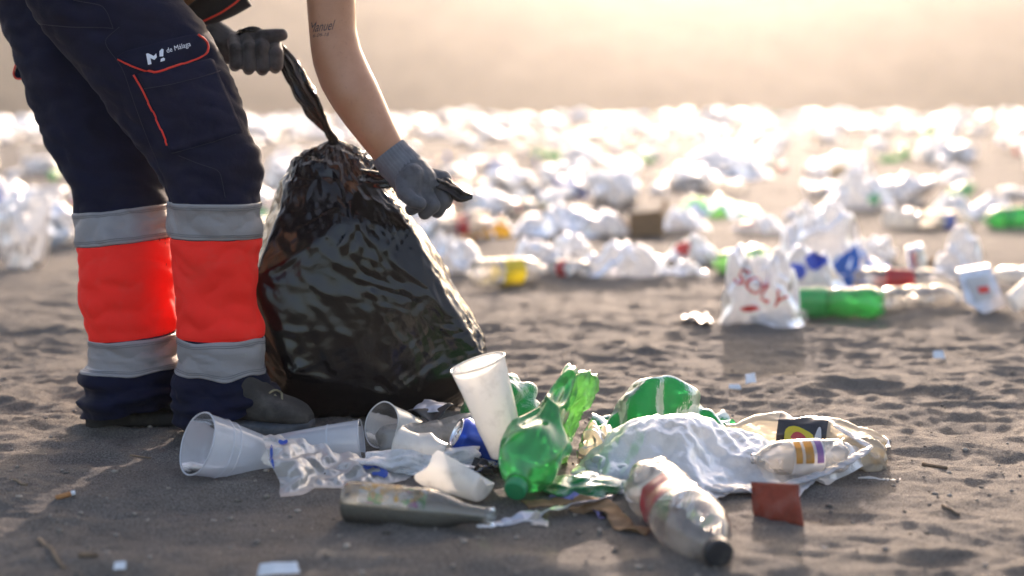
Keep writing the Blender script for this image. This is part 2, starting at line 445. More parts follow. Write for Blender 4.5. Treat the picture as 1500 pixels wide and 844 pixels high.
M['hair'] = solid('hair', (.03, .02, .014), .5, .3, 200, .3)
def glovemat(name, col, dark, lim):
    n = NT(name); f = n.ramp(n.noise(26, 5, .6), [(lim, (0, 0, 0)), (lim + .2, (1, 1, 1))])
    cc = n.mixc(f, col, dark); p = n.n('BsdfPrincipled', Base_Color=cc, Roughness=.75); n.set(p, 'Sheen Weight', .15)
    n.set(p, 'Normal', n.bump(n.noise(380, 3), .4, .0016, n.bump(n.noise(60, 3), .4, .004))); return n.end(p)
M['glove'] = glovemat('grey knit glove', (.075, .077, .088), (.03, .03, .034), .48)
M['glove_dark'] = glovemat('dirty dark glove', (.06, .058, .06), (.013, .012, .012), .42)
M['cuff'] = solid('ribbed cuff', (.135, .14, .158), .85, .15, 60, .3, 500, .001)
M['boot'] = solid('suede boot', (.038, .033, .028), .85, .35, 22, .5, 260, .002, dirt=.35)
M['sole'] = solid('rubber sole', (.045, .05, .058), .6, .3, 30, .3, 120, .002, dirt=.4)
M['sole_dark'] = solid('worn dark boot', (.018, .016, .014), .75, .35, 22, .5, 200, .002, dirt=.35)
M['lace'] = solid('lace', (.20, .17, .10), .8, .2, 200, .2)
def blackbag():
    n = NT('black bin bag film'); co = n.co()
    st = n.n('Mapping', Vector=co); st.inputs['Scale'].default_value = (1, 1, .5)
    nor = n.bump(n.noise(26, 5, .6, st.outputs[0], .8), .14, .008, n.bump(n.noise(140, 3, .55), .10, .0015))
    rr = n.ramp(n.noise(9, 4), [(.3, (.11,) * 3), (.7, (.24,) * 3)])
    p = n.n('BsdfPrincipled', Base_Color=(.0045, .0042, .0046), Roughness=rr, Normal=nor); n.set(p, 'Specular IOR Level', .42)
    t = n.n('BsdfTranslucent', Color=(.10, .055, .03), Normal=nor)
    sh = n.mixs(.02, p, t); return n.end(sh)
M['blackbag'] = blackbag()
# plastics
M['white_film'] = thin('white bag film', (.92, .93, .96), .15, .36, (.66, .66, .67), .40, .22, 12, .35, 60, .004)
M['white_film_b'] = thin('milky bag film', (.93, .94, .96), .34, .32, (.64, .65, .67), .40, .20, 12, .35, 60, .004)
M['white_film_big'] = thin('dusty white bag film', (.93, .93, .95), .09, .42, (.80, .80, .80), .42, .30, 13, .5, 55, .005, .5, var=.10)
M['green_film'] = thin('green bag film', (.20, .80, .40), .14, .30, (.012, .30, .09), .42, .08, 20, .5, 50, .006, .6)
M['yellow_film'] = thin('yellow bag film', (.95, .80, .1), .12, .3, (.88, .56, .02), .5, .05, 20)
M['blue_film'] = thin('blue bag film', (.2, .45, .9), .2, .3, (.02, .18, .62), .45, .05, 20)
M['clear_film'] = thin('clear wrap film', (.93, .92, .90), .34, .45, (.60, .56, .51), .45, .6, 16, .5, 45, .005, .28, var=.2)
M['pet_clear'] = thin('clear bottle plastic', (.95, .94, .92), .66, .12, (.74, .70, .64), .55, .12, 30, .15, 30, .003, 1.2, var=.14)
M['pet_dusty'] = thin('dusty bottle plastic', (.93, .92, .90), .45, .2, (.62, .58, .52), .5, .75, 26, .15, 40, .003)
M['pet_cream'] = thin('cream crushed plastic', (.95, .90, .80), .42, .15, (.80, .72, .58), .55, .15, 30, .2, 40, .003)
M['pet_green'] = thin('green bottle plastic', (.22, .80, .36), .50, .10, (.10, .52, .18), .55, .06, 30, .12, 30, .003, 1.2, var=.1)
M['pet_green_pale'] = thin('pale green crushed plastic', (.55, .93, .45), .45, .12, (.32, .70, .25), .6, .08, 30, .3, 60, .004, 1.2, var=.12)
M['cup_clear'] = thin('frosted cup plastic', (.95, .96, .97), .36, .14, (.88, .89, .93), .45, .10, 24, .06, 30, .002)
M['cup_white'] = thin('white cup plastic', (.95, .95, .93), .06, .25, (.84, .83, .80), .52, .30, 16, .05, 30, .002)
M['glass'] = thin('clear bottle glass', (.94, .97, .95), .88, .05, (.7, .72, .7), .5, .14, 30, .03, 30, .002, 1.5)
M['cap_green'] = solid('green screw cap', (.015, .24, .09), .4, .1, 60, .1)
M['cap_dark'] = solid('dark screw cap', (.022, .024, .027), .45, .2, 60, .2, dirt=.3)
M['cap_white'] = solid('white screw cap', (.75, .75, .74), .4, .05, 60, .1)
M['cap_blue'] = solid('blue screw cap', (.03, .09, .5), .4, .05, 60, .1)
M['cap_red'] = solid('red screw cap', (.6, .02, .02), .4, .05, 60, .1)
M['can_blue'] = solid('blue can paint', (.015, .06, .36), .3, .15, 20, .1, 40, .003, .6, .6, dirt=.25)
M['can_silver'] = solid('silver can metal', (.75, .75, .77), .25, .08, 20, .1, 40, .002, .6, 1.0)
M['can_red'] = solid('red can paint', (.5, .02, .02), .3, .15, 20, .1, 40, .003, .6, .6)
M['label_pink'] = thin('faded red label', (.7, .2, .25), .04, .3, (.44, .055, .075), .35, .12, 26, .1)
M['label_red'] = thin('red label', (.7, .1, .1), .05, .3, (.62, .05, .05), .35, .08, 26, .1)
M['label_yellow'] = thin('yellow label', (.95, .85, .1), .05, .3, (.88, .70, .03), .45, .05, 26, .1)
M['label_black'] = thin('black label', (.2, .2, .22), .05, .3, (.035, .037, .045), .3, .1, 26, .1)
M['label_blue'] = thin('blue label', (.2, .3, .8), .05, .3, (.05, .12, .5), .35, .1, 26, .1)
M['label_green'] = thin('green label', (.2, .8, .3), .05, .3, (.05, .50, .15), .4, .08, 26, .1)
M['label_white'] = thin('white label', (.9, .9, .9), .05, .35, (.75, .74, .73), .4, .15, 26, .1)
M['red_card'] = solid('brick red card', (.26, .05, .025), .7, .30, 40, .3, 120, .003, dirt=.45)
M['brown_card'] = solid('brown carton', (.22, .125, .06), .85, .25, 25, .2, 200, .002, dirt=.35)
M['foil'] = solid('scuffed foil', (.55, .54, .58), .35, .2, 25, .4, 60, .004, .5, .6, dirt=.35)
M['purple_foil'] = solid('purple wrapper', (.28, .26, .55), .4, .3, 25, .3, 60, .003, .5, .2, dirt=.3)
M['wrapper_dark'] = solid('dark wrapper', (.025, .023, .022), .4, .4, 25, .3, 60, .003, dirt=.35)
M['paper'] = solid('white paper scrap', (.72, .73, .76), .8, .08, 40, .2)
M['label_orange'] = thin('orange label', (.9, .6, .2), .2, .35, (.60, .28, .04), .4, .45, 30, .1)
M['label_violet'] = thin('violet label', (.6, .4, .8), .2, .35, (.28, .14, .38), .4, .45, 30, .1)
M['orange'] = solid('orange print', (.80, .32, .03), .6, .15, 40, .1)
M['violet'] = solid('violet print', (.33, .14, .5), .6, .15, 40, .1)
M['print_blue'] = solid('blue print', (.04, .09, .48), .6, .15, 40, .1)
M['print_red'] = solid('red print', (.68, .05, .04), .6, .15, 40, .1)
M['print_green'] = solid('green print', (.05, .45, .14), .6, .15, 40, .1)
M['print_pink'] = solid('pink print', (.62, .16, .32), .6, .15, 40, .1)
M['print_black'] = solid('black print', (.02, .02, .022), .6, .15, 40, .1)
M['butt_orange'] = solid('cigarette filter', (.42, .19, .07), .8, .2, 300, .1)

def glasslabel():
    n = NT('worn bottle print'); co = n.co()
    v = n.n('TexVoronoi', Vector=co, Scale=75.0, Randomness=1.0); r = n.n('SeparateColor', Color=v.outputs['Color']).outputs[0]
    c = n.ramp(r, [(.0, (.62, .62, .60)), (.34, (.60, .60, .58)), (.38, (.12, .38, .12)), (.55, (.14, .40, .15)), (.58, (.62, .36, .08)), (.70, (.60, .32, .10)), (.73, (.48, .20, .34)), (.9, (.40, .16, .30))])
    c.node.color_ramp.interpolation = 'CONSTANT'
    c = n.mixc(n.ramp(n.noise(30, 5, .7), [(.42, (0, 0, 0)), (.7, (.8, .8, .8))]), c, (.46, .43, .38))
    d = n.mixs(.4, n.n('BsdfDiffuse', Color=c), n.n('BsdfTranslucent', Color=c))
    f = n.ramp(n.noise(45, 6, .7), [(.40, (.1, .1, .1)), (.62, (.85, .85, .85))]); sh = n.mixs(f, d, n.n('BsdfTransparent', Color=(.95, .95, .93)))
    fr = n.n('Fresnel', IOR=1.4).outputs[0]; return n.end(n.mixs(fr, sh, n.n('BsdfGlossy', Roughness=.12)))
M['glass_label'] = glasslabel()
# ------------------------------------------------------------------ the beach
def axis_coords(lo_d, hi_d, step, lo, hi, g):
    mid = list(np.arange(lo_d, hi_d, step)); up = []; s = step; p = mid[-1]
    while p < hi: s *= g; p += s; up.append(p)
    dn = []; s = step; p = mid[0]
    while p > lo: s *= g; p -= s; dn.append(p)
    return np.array(dn[::-1] + mid + up)
xs = axis_coords(-1.5, 1.5, .0085, -300, 300, 1.06)
ys = axis_coords(1.65, 4.0, .0085, -60, 330, 1.028)
XX, YY = np.meshgrid(xs, ys); ZZ = _hs_exact(XX, YY)
ZZ = np.where(YY < .9, np.minimum(ZZ, .05), ZZ)
beach = link('beach', mesh_np('beach', np.stack([XX, YY, ZZ], -1), gridfaces(len(ys), len(xs), False)), M['sand'])
tag(beach, 'dark trampled sand of the beach', 'beach', kind='structure')

# dry headland behind the shore
def headland():
    xs2 = np.linspace(-240, 240, 200); ts = np.linspace(0, 1, 26)
    X, T = np.meshgrid(xs2, ts)
    ridge = 27 + 9 * np.exp(-((X + 85) / 45) ** 2) + 5.0 * np.exp(-((X - 95) / 40) ** 2) - 3.0 * np.exp(-((X - 22) / 24) ** 2) + 2.2 * noise2(X / 22, 0 * X, 3) + .8 * noise2(X / 6, 0 * X, 4)
    Y = 150 + 90 * T + 8 * noise2(X / 30, T * 3, 6)
    Z = -2 + (ridge + 2) * np.sin(np.clip(T * 1.25, 0, 1) * math.pi / 2) ** .8 + .6 * noise2(X / 5, T * 8, 7) * T
    o = link('headland', mesh_np('headland', np.stack([X, Y, Z], -1), gridfaces(26, 200, False)), M['hill'])
    tag(o, 'dry brown headland rising behind the littered beach', 'hill', kind='structure')
headland()

# small stones in the sand
def pebbles():
    mb_v, mb_f, n = [], [], 0
    ico = bmesh.new(); bmesh.ops.create_icosphere(ico, subdivisions=1, radius=1.0)
    V0 = np.array([v.co[:] for v in ico.verts]); F0 = np.array([[v.index for v in f.verts] for f in ico.faces]); ico.free()
    r = np.random.default_rng(11); K = 4200
    y = 1.7 + 4.5 * r.random(K) ** 1.6; x = (r.random(K) * 2 - 1) * (.42 * y + .1); s = .0010 + .0045 * r.random(K) ** 5
    z = hs(x, y)
    V = V0[None] * (s[:, None, None] * (1 + .5 * (r.random((K, 1, 3)) - .5)) * np.array([1.2, 1.0, .7])) * (1 + .25 * (r.random((K, len(V0), 1)) - .5)) + np.stack([x, y, z + s * .3], -1)[:, None]
    F = F0[None] + (np.arange(K) * len(V0))[:, None, None]
    o = link('pebbles', mesh_np('pebbles', V.reshape(-1, 3), F.reshape(-1, 3)), M['pebble']); tag(o, 'tiny pale stones and shell grit lying in the sand', 'pebbles', kind='stuff')
pebbles()
# ------------------------------------------------------------------ litter pickers' bin bag (body, neck, gathered tail)
def interp_rows(tab, n):
    tab = np.array(tab, float); y = np.linspace(tab[0, 0], tab[-1, 0], n)
    return np.stack([y] + [np.interp(y, tab[:, 0], tab[:, k]) for k in range(1, tab.shape[1])], -1)
def smooth_rows(T, k=3):
    for _ in range(k): T[1:-1, 1:] = .25 * T[:-2, 1:] + .5 * T[1:-1, 1:] + .25 * T[2:, 1:]
    return T
BAGY = 2.99
bin_bag = thing('bin_bag', 'full shiny black bin bag held shut by the gloved litter picker', 'bin bag', GS(545, 612))
def build_bag():
    #      py   xl   xr  depth-radius
    tab = [(203, 486, 494, .010), (212, 466, 512, .030), (226, 448, 530, .055), (245, 425, 548, .085), (270, 402, 572, .115), (300, 380, 598, .145), (350, 360, 630, .175),
           (400, 352, 660, .195), (440, 350, 700, .205), (490, 356, 726, .21), (540, 370, 722, .205), (575, 388, 704, .19), (598, 408, 675, .17)]
    K = 4; nv, nu = 38, 64; nb = 6
    T = smooth_rows(interp_rows(tab, nv - nb), 1)
    a = np.linspace(0, 2 * math.pi, nu, endpoint=False); P = np.zeros((nv, nu, 3))
    for i, (py, xl, xr, dr) in enumerate(T):
        A, B = at(xl, py, BAGY), at(xr, py, BAGY); c = (A + B) / 2; hw = (B - A).length / 2
        e = .86; ca, sa = np.cos(a), np.sin(a)
        P[i, :, 0] = c.x + hw * np.sign(ca) * np.abs(ca) ** e; P[i, :, 1] = c.y + dr * np.sign(sa) * np.abs(sa) ** e; P[i, :, 2] = c.z
    zb = P[nv - nb - 1, 0, 2]
    for k in range(nb):
        t = (k + 1) / nb; last = P[nv - nb - 1]; c = last.mean(0); s = math.cos(t * math.pi / 2 * .97) ** .7
        P[nv - nb + k] = c + (last - c) * s; P[nv - nb + k, :, 2] = zb - (zb + .012) * math.sin(t * math.pi / 2) ** .8
    vv = np.linspace(0, 1, nv)[:, None]; aa = a[None]
    N = grid_normals(P); cen = P.mean(1, keepdims=True); N *= np.sign(((P - cen) * N).sum(-1, keepdims=True) + 1e-9)
    # the film is drawn towards the grip: ridges that fan out from there, wide flats between
    grip = np.array(at(558, 262, BAGY - .10)); D = P - grip; dist = np.linalg.norm(D, axis=-1)
    fan = np.arctan2(D[..., 2], D[..., 0] + .35 * D[..., 1])
    top = np.clip(vv / .15, 0, 1)
    P += N * ((.022 * noise2(fan * 3.6, dist * 1.2, 3) + .008 * noise2(fan * 8, dist * 2, 4)) * np.clip(dist / .08, 0, 1) * np.exp(-dist / .40) * top)[..., None]
    big = np.abs(noise3(P[..., 0] * 4.2, P[..., 1] * 4.2, P[..., 2] * 4.2, 21)); P += N * (-.060 * big * np.clip((vv - .12) / .3, 0, 1) * np.clip((1 - vv) / .12, 0, 1))[..., None]
    P[..., 2] = np.maximum(P[..., 2], hs(P[..., 0], P[..., 1]) - .004)
    fl = lambda x, y: hs(x, y) - .004
    pin = np.zeros((nv, nu)); pin[:2] = 1
    gu = 1.012 + .05 * np.exp(-vv / .12) + 0 * aa; gv = 1.008 + .035 * np.exp(-((1 - vv) / .22) ** 2) + 0 * aa
    C = crumple(P, True, gu, gv, 80, .03, .2, .006, 9, 5, floor=fl, pin=pin)
    Q = upsample(C, K, True)
    N = grid_normals(Q); cen = Q.mean(1, keepdims=True); N *= np.sign(((Q - cen) * N).sum(-1, keepdims=True) + 1e-9); vq = np.linspace(0, 1, Q.shape[0])[:, None]
    # film stretched over lumps: flat panels between the points that push out
    rr = np.random.default_rng(12); pts = []
    for _ in range(40):
        i, j = int(rr.integers(24, Q.shape[0] - 10)), int(rr.integers(Q.shape[1])); pts.append(Q[i, j] + N[i, j] * rr.uniform(-.010, .038))
    for i in (2, 8, Q.shape[0] - 18):
        for j in range(0, Q.shape[1], 16): pts.append(Q[i, j] + N[i, j] * rr.uniform(-.006, .004))
    hb_ = bmesh.new(); hv_ = [hb_.verts.new(tuple(p)) for p in pts]; res = bmesh.ops.convex_hull(hb_, input=hv_); bvh_h = BVHTree.FromBMesh(hb_); H = Q.copy()
    for i in range(Q.shape[0]):
        c0 = Vector(tuple(cen[i, 0]))
        for j in range(Q.shape[1]):
            d_ = Vector(tuple(Q[i, j])) - c0
            if d_.length < 1e-4: continue
            loc, nr, k_, ds = bvh_h.ray_cast(c0, d_.normalized(), .5)
            if loc is not None and (loc - Vector(tuple(Q[i, j]))).length < .06: H[i, j] = loc
    hp_ = [np.array(v.co) for v in hb_.verts if v.link_faces]; hb_.free(); wv = np.clip((vq - .05) / .15, 0, 1) * np.clip((1 - vq) / .08, 0, 1)
    Q = Q + (H - Q) * (.88 * wv)[..., None]
    for _ in range(1): Q[1:-1] = .5 * Q[1:-1] + .125 * (Q[2:] + Q[:-2] + np.roll(Q, 1, 1)[1:-1] + np.roll(Q, -1, 1)[1:-1])
    Q[..., 2] = np.maximum(Q[..., 2], hs(Q[..., 0], Q[..., 1]) - .004)
    hp_ = hp_[:60]; cr = -.004 * np.abs(noise3(Q[..., 0] * 24 + Q[..., 2] * 12, Q[..., 1] * 24, Q[..., 2] * 14, 35)); Q = Q + N * (cr * np.clip(vq / .1, 0, 1))[..., None]
    Q = crumple(Q, True, 1.008 + .02 * np.exp(-vq / .15) + 0 * Q[..., 0], 1.006 + .03 * np.exp(-((1 - vq) / .2) ** 2) + 0 * Q[..., 0], 16, .06, .12, .0012, 60, 8, floor=fl)
    nv, nu = Q.shape[:2]
    # fine tension lines that run out from the grip and the knot
    N = grid_normals(Q); cen = Q.mean(1, keepdims=True); N *= np.sign(((Q - cen) * N).sum(-1, keepdims=True) + 1e-9); d = 0
    for (org, sd, a0) in ((np.array(at(556, 264, BAGY - .12)), 61, .0065), (np.array(at(490, 210, BAGY)), 64, .0050), (np.array(at(700, 470, BAGY - .05)), 67, .0045), (np.array(at(480, 640, BAGY - .2)), 69, .0040)):
        D = Q - org; r_ = np.linalg.norm(D, axis=-1); f_ = np.arctan2(D[..., 2], D[..., 0] + .3 * D[..., 1]); wgt = np.clip(noise3(Q[..., 0] * 7, Q[..., 1] * 7, Q[..., 2] * 7, sd) * 2 + .35, 0, 1) * np.exp(-r_ / .28) * np.clip(r_ / .05, 0, 1)
        d = d + a0 * wgt * (1 - 2.6 * np.abs(noise2(f_ * 13, r_ * 4, sd)))
    hz_ = np.cross(N, np.array([0, 0, 1.])); hz_ /= np.linalg.norm(hz_, axis=-1, keepdims=True) + 1e-9
    for k, p_ in enumerate(hp_):            # short creases that star out from every point pressed against the film
        D = Q - p_; r_ = np.linalg.norm(D, axis=-1); mk_ = r_ < .2; D = D[mk_]; r_ = r_[mk_]; f_ = np.arctan2(D[..., 2], (D * hz_[mk_]).sum(-1))
        d[mk_] += .0060 * np.exp(-r_ / .06) * np.clip(r_ / .015, 0, 1) * (.55 - 2.0 * np.abs(noise2(np.cos(f_) * 2.6 + k * 7, np.sin(f_) * 2.6 + r_ * 5, 80 + k)))
    Q = Q + N * d[..., None] * np.clip(np.linspace(0, 1, nv) / .05, 0, 1)[:, None, None]
    o = link('body', mesh_np('bag_body', Q.reshape(-1, 3) - np.array(bin_bag.location), gridfaces(nv, nu)), M['blackbag'], bin_bag)
    return Q
BAGQ = build_bag()
def twist_strip(path, widths, name, parent, pleats=6, seed=1, flat=.5, mat=None, n=70, nu=60):
    Q = smoothpath(path, n); w = np.interp(np.linspace(0, 1, n), np.linspace(0, 1, len(widths)), widths)
    P = tube_grid(Q, w, nu, flat); a = np.linspace(0, 2 * math.pi, nu, endpoint=False)[None]; v = np.linspace(0, 1, n)[:, None]
    c = P.mean(1, keepdims=True)
    k = 1 + .22 * np.sin(a * pleats + 3 * noise2(v * 3 + 0 * a, a * .5, seed)) + .20 * noise3(np.cos(a) * 2, np.sin(a) * 2, v * 7, seed + 3)
    P = c + (P - c) * k[..., None]
    P = crumple(P, True, 1.06, 1.05, 40, .02, .3, .003, 50, seed)
    mb = MB().grid(P - np.array(parent.location), True, True, True)
    return mb.build(name, mat or M['blackbag'], parent)
FY = 2.98
twist_strip([at(402, 62, FY - .01), at(418, 85, FY), at(440, 125, FY), at(462, 165, FY), at(482, 195, FY), at(491, 207, FY), at(494, 216, FY)], [.012, .021, .028, .030, .024, .011, .013], 'twisted_neck', bin_bag, 7, 4, .6)
twist_strip([at(612, 268, 2.84), at(640, 268, 2.83), at(660, 277, 2.82), at(676, 286, 2.82), at(692, 288, 2.82)], [.02, .02, .024, .018, .021, .007], 'gathered_tail', bin_bag, 5, 9, .6)
twist_strip([at(338, 62, FY), at(352, 48, FY - .01), at(372, 44, FY - .02), at(392, 48, FY - .02)], [.004, .012, .013, .006], 'crumpled_edge', bin_bag, 4, 12, .5, n=40, nu=30)
twist_strip([at(546, 258, 2.88), at(556, 262, 2.85), at(580, 264, 2.84), at(612, 268, 2.84)], [.030, .026, .02, .018], 'gathered_fold', bin_bag, 6, 15, .6, n=40, nu=40)

# ------------------------------------------------------------------ the person
person = thing('person', 'person in navy work trousers with red panels tying up a black bin bag', 'person', GS(300, 640))
PL = np.array(person.location)
def kid(name, me, mat, parent=person):
    o = link(name, me, mat, parent); return o
def leg_grid(tab, nv=190, nu=120, seed=1, twist=0.):
    """tab rows: py, xl, xr, Y, depth radius"""
    tab = np.array(tab, float); y = np.linspace(tab[0, 0], tab[-1, 0], nv)
    T = np.stack([y] + [np.interp(y, tab[:, 0], tab[:, k]) for k in range(1, 5)], -1); T = smooth_rows(T, 4)
    a = np.linspace(0, 2 * math.pi, nu, endpoint=False); P = np.zeros((nv, nu, 3))
    for i, (py, xl, xr, Y, dr) in enumerate(T):
        A, B = at(xl, py, Y), at(xr, py, Y); c = (A + B) / 2; hw = (B.x - A.x) / 2
        P[i, :, 0] = c.x + hw * np.cos(a); P[i, :, 1] = c.y + dr * np.sin(a); P[i, :, 2] = c.z + (B.z - A.z) / 2 * np.cos(a)
    return T, P
def wrinkle(P, T, seed, z_low):
    N = grid_normals(P); c = P.mean(1, keepdims=True); N *= np.sign(((P - c) * N).sum(-1, keepdims=True) + 1e-9)
    x, y, z = P[..., 0], P[..., 1], P[..., 2]
    low = np.clip((z_low - z) / .03, 0, 1)
    d = .009 * noise3(x * 8, y * 8, z * 12 + x * 9, seed) + .0065 * (np.abs(noise3(x * 16 + z * 8, y * 16, z * 26, seed + 1)) - .25)
    d = d + low * (.016 * noise3(x * 6, y * 6, z * 44, seed + 2) + .008 * noise3(x * 16, y * 16, z * 60, seed + 3))
    knee = np.exp(-((z - .50) / .10) ** 2); d = d + knee * .005 * noise3(x * 8 + z * 9, y * 10, z * 30, seed + 5)
    P = P + N * d[..., None]
    gv = 1.020 + .07 * low; gu = 1.016 + .02 * low
    return crumple(P, True, gu, gv, 40, .05, .5, .0015, 25, seed)
RL = [(-260, 20, 300, 2.800, 0.16), (-120, 10, 285, 2.790, 0.15), (-40, 22, 268, 2.770, 0.125), (0, 40, 266, 2.760, 0.115), (30, 58, 296, 2.755, 0.112), (80, 98, 320, 2.750, 0.108), (130, 140, 345, 2.738, 0.102), (190, 183, 368, 2.725, 0.096),
      (225, 210, 383, 2.717, 0.093), (255, 228, 386, 2.710, 0.09), (295, 246, 379, 2.701, 0.085), (350, 250, 378, 2.705, 0.082), (400, 254, 374, 2.705, 0.08), (440, 258, 375, 2.705, 0.08), (470, 261, 380, 2.705, 0.082), (500, 262, 384, 2.705, 0.084), (540, 265, 385, 2.705, 0.084),
      (549, 257, 391, 2.705, 0.092), (562, 255, 397, 2.705, 0.097), (572, 260, 396, 2.705, 0.094), (592, 257, 411, 2.705, 0.1), (620, 263, 404, 2.705, 0.096)]
LL = [(-260, -20, 262, 2.980, 0.15), (-120, -26, 250, 2.980, 0.14), (-40, -14, 240, 2.970, 0.125), (0, -6, 235, 2.960, 0.115), (40, 3, 230, 2.950, 0.11), (80, 20, 230, 2.940, 0.105), (150, 44, 236, 2.930, 0.1), (220, 76, 244, 2.899, 0.095), (265, 98, 247, 2.876, 0.09), (290, 107, 248, 2.862, 0.088), (340, 112, 250, 2.836, 0.084),
      (400, 120, 255, 2.805, 0.082), (440, 124, 258, 2.805, 0.082), (490, 130, 259, 2.805, 0.084), (536, 134, 258, 2.805, 0.084), (546, 121, 259, 2.805, 0.096), (558, 119, 258, 2.805, 0.1), (568, 124, 255, 2.805, 0.096), (585, 120, 255, 2.805, 0.102), (606, 123, 253, 2.805, 0.098)]
TR, PR = leg_grid(RL, seed=1); PR[..., 2] += np.clip((TR[:, 0] - 560) / 60, 0, 1)[:, None] * (.020 + .026 * np.cos(np.linspace(0, 2 * math.pi, 120, endpoint=False)))[None]; PR = wrinkle(PR, TR, 11, .115)
TL, PLg = leg_grid(LL, seed=2); PLg[..., 2] += np.clip((TL[:, 0] - 560) / 46, 0, 1)[:, None] * (.010 + .012 * np.cos(np.linspace(0, 2 * math.pi, 120, endpoint=False)))[None]; PLg = wrinkle(PLg, TL, 41, .12)
mb = MB().grid(PR - PL, True, True, False).grid(PLg - PL, True, True, False)
# seat and hips joining both legs
hip = [np.array(at(150, -60, 2.87)), np.array(at(140, -180, 2.88)), np.array(at(165, -280, 2.88)), np.array(at(205, -330, 2.88))]
mb.grid(tube_grid(smoothpath(hip, 24), np.linspace(.165, .150, 24), 60, .95) - PL, True, True, True)
trousers = mb.build('trousers', M['navy'], person)
bpy.context.view_layer.update()
def row_of(T, py): return int(np.argmin(np.abs(T[:, 0] - py)))
def ringband(P, T, y0, y1, off, name, mat, parent=trousers, tilt=0, wob=0.0, seed=0):
    """a sewn-on band that follows the leg: rows between two heights, raised by OFF, edges turned in"""
    nu = P.shape[1]; n = 40; a = np.linspace(0, 2 * math.pi, nu, endpoint=False)
    N = grid_normals(P); c = P.mean(1, keepdims=True); N *= np.sign(((P - c) * N).sum(-1, keepdims=True) + 1e-9)
    out = []
    f0 = np.interp(y0 + tilt * np.cos(a) + wob * noise2(a * 1.5, a * 0, seed), T[:, 0], np.arange(len(T))); f1 = np.interp(y1 + tilt * np.cos(a) + wob * noise2(a * 1.5, a * 0 + 5, seed), T[:, 0], np.arange(len(T)))
    for k in range(n):
        t = k / (n - 1); f = f0 + (f1 - f0) * t; i = np.clip(np.floor(f).astype(int), 0, len(T) - 2); w = (f - i)[:, None]; j = np.arange(nu)
        p = P[i, j] * (1 - w) + P[i + 1, j] * w; nn = N[i, j] * (1 - w) + N[i + 1, j] * w
        o = off if 0 < k < n - 1 else -.001
        out.append(p + nn * o)
    Q = np.array(out)
    return MB().grid(Q - PL, True).build(name, mat, parent), Q
def ringline(Q, t, rad, name, mat, parent=trousers, dash=False):
    nv, nu = Q.shape[:2]; i = int(t * (nv - 1)); c = Q[i].mean(0)
    pts = np.array([Q[i, j] for j in range(nu)]); pts = c + (pts - c) * (1 + .0006 / .07)
    pts = np.concatenate([pts, pts[:2]])
    return MB().tube(pts - PL, rad, 5, False).build(name, mat, parent)
for P_, T_, ys_, tl in ((PR, TR, (295, 348, 492, 545), 1.0), (PLg, TL, (304, 354, 491, 541), -7.0)):
    b1, q1 = ringband(P_, T_, ys_[0], ys_[1], .0030, 'reflective_band', M['reflective'], tilt=tl)
    b2, q2 = ringband(P_, T_, ys_[1] - 1, ys_[2] + 1, .0018, 'red_panel', M['hivis'], tilt=tl)
    b3, q3 = ringband(P_, T_, ys_[2], ys_[3], .0030, 'reflective_band', M['reflective'], tilt=tl * .6, wob=6 if tl > 0 else 3, seed=3)
    for q in (q1, q3):
        for t in (.12, .16, .86, .92): ringline(q, t, .0006, 'stitch_line', M['tape_seam'])
# twin seam down the outside of the far leg
for dx in (0, 8):
    pts = []
    bv = bvh_of([trousers] + [c for c in trousers.children])
    for py in range(300, 540, 6):
        p = project(bv, 231 + dx + (py - 300) * .045, py, .0008)
        if p: pts.append(np.array(p) - PL)
    MB().tube(pts, .0008, 5).build('seam', M['seam_dark'], trousers)
bv_leg = bvh_of([trousers])
def px_patch(corners, n, m, off, bv, bulge=0.0):
    (a, b, c, d) = [np.array(q, float) for q in corners]; P = np.zeros((n, m, 3))
    for i in range(n):
        for j in range(m):
            u, v = j / (m - 1), i / (n - 1); q = a * (1 - u) * (1 - v) + b * u * (1 - v) + c * u * v + d * (1 - u) * v
            e = 16 * u * (1 - u) * v * (1 - v)
            ed = off if 0 < i < n - 1 and 0 < j < m - 1 else -.002
            p = project(bv, q[0], q[1], ed + bulge * e)
            P[i, j] = np.array(p) if p is not None else np.nan
    for i in range(n):
        for j in range(m):
            if np.isnan(P[i, j, 0]): P[i, j] = P[i, max(0, j - 1)] if not np.isnan(P[i, max(0, j - 1), 0]) else P[max(0, i - 1), j]
    # clean up depth steps at the outline of the leg
    for j in range(m - 1, 0, -1):
        pass
    return P
def px_line(pts, off, bv, n=40, rad=.0018, name='piping', mat=None, parent=trousers):
    Q = smoothpath([(x, y, 0) for x, y in pts], n, 1); out = []
    for q in Q:
        p = project(bv, q[0], q[1], off)
        if p is not None: out.append(np.array(p) - PL)
    return MB().tube(out, rad, 8).build(name, mat or M['red_pipe'], parent)
pk = px_patch([(200, 108), (312, 84), (358, 196), (250, 227)], 26, 30, .006, bv_leg, .004)
pkn = pk + np.stack([np.zeros(pk.shape[:2]), -.0025 * noise2(pk[..., 0] * 25, pk[..., 2] * 25, 2) * 2, np.zeros(pk.shape[:2])], -1)
pocket = MB().grid(pkn - PL, False).build('cargo_pocket', M['navy_pocket'], trousers)
bpy.context.view_layer.update()
bv_p = bvh_of([trousers, pocket])
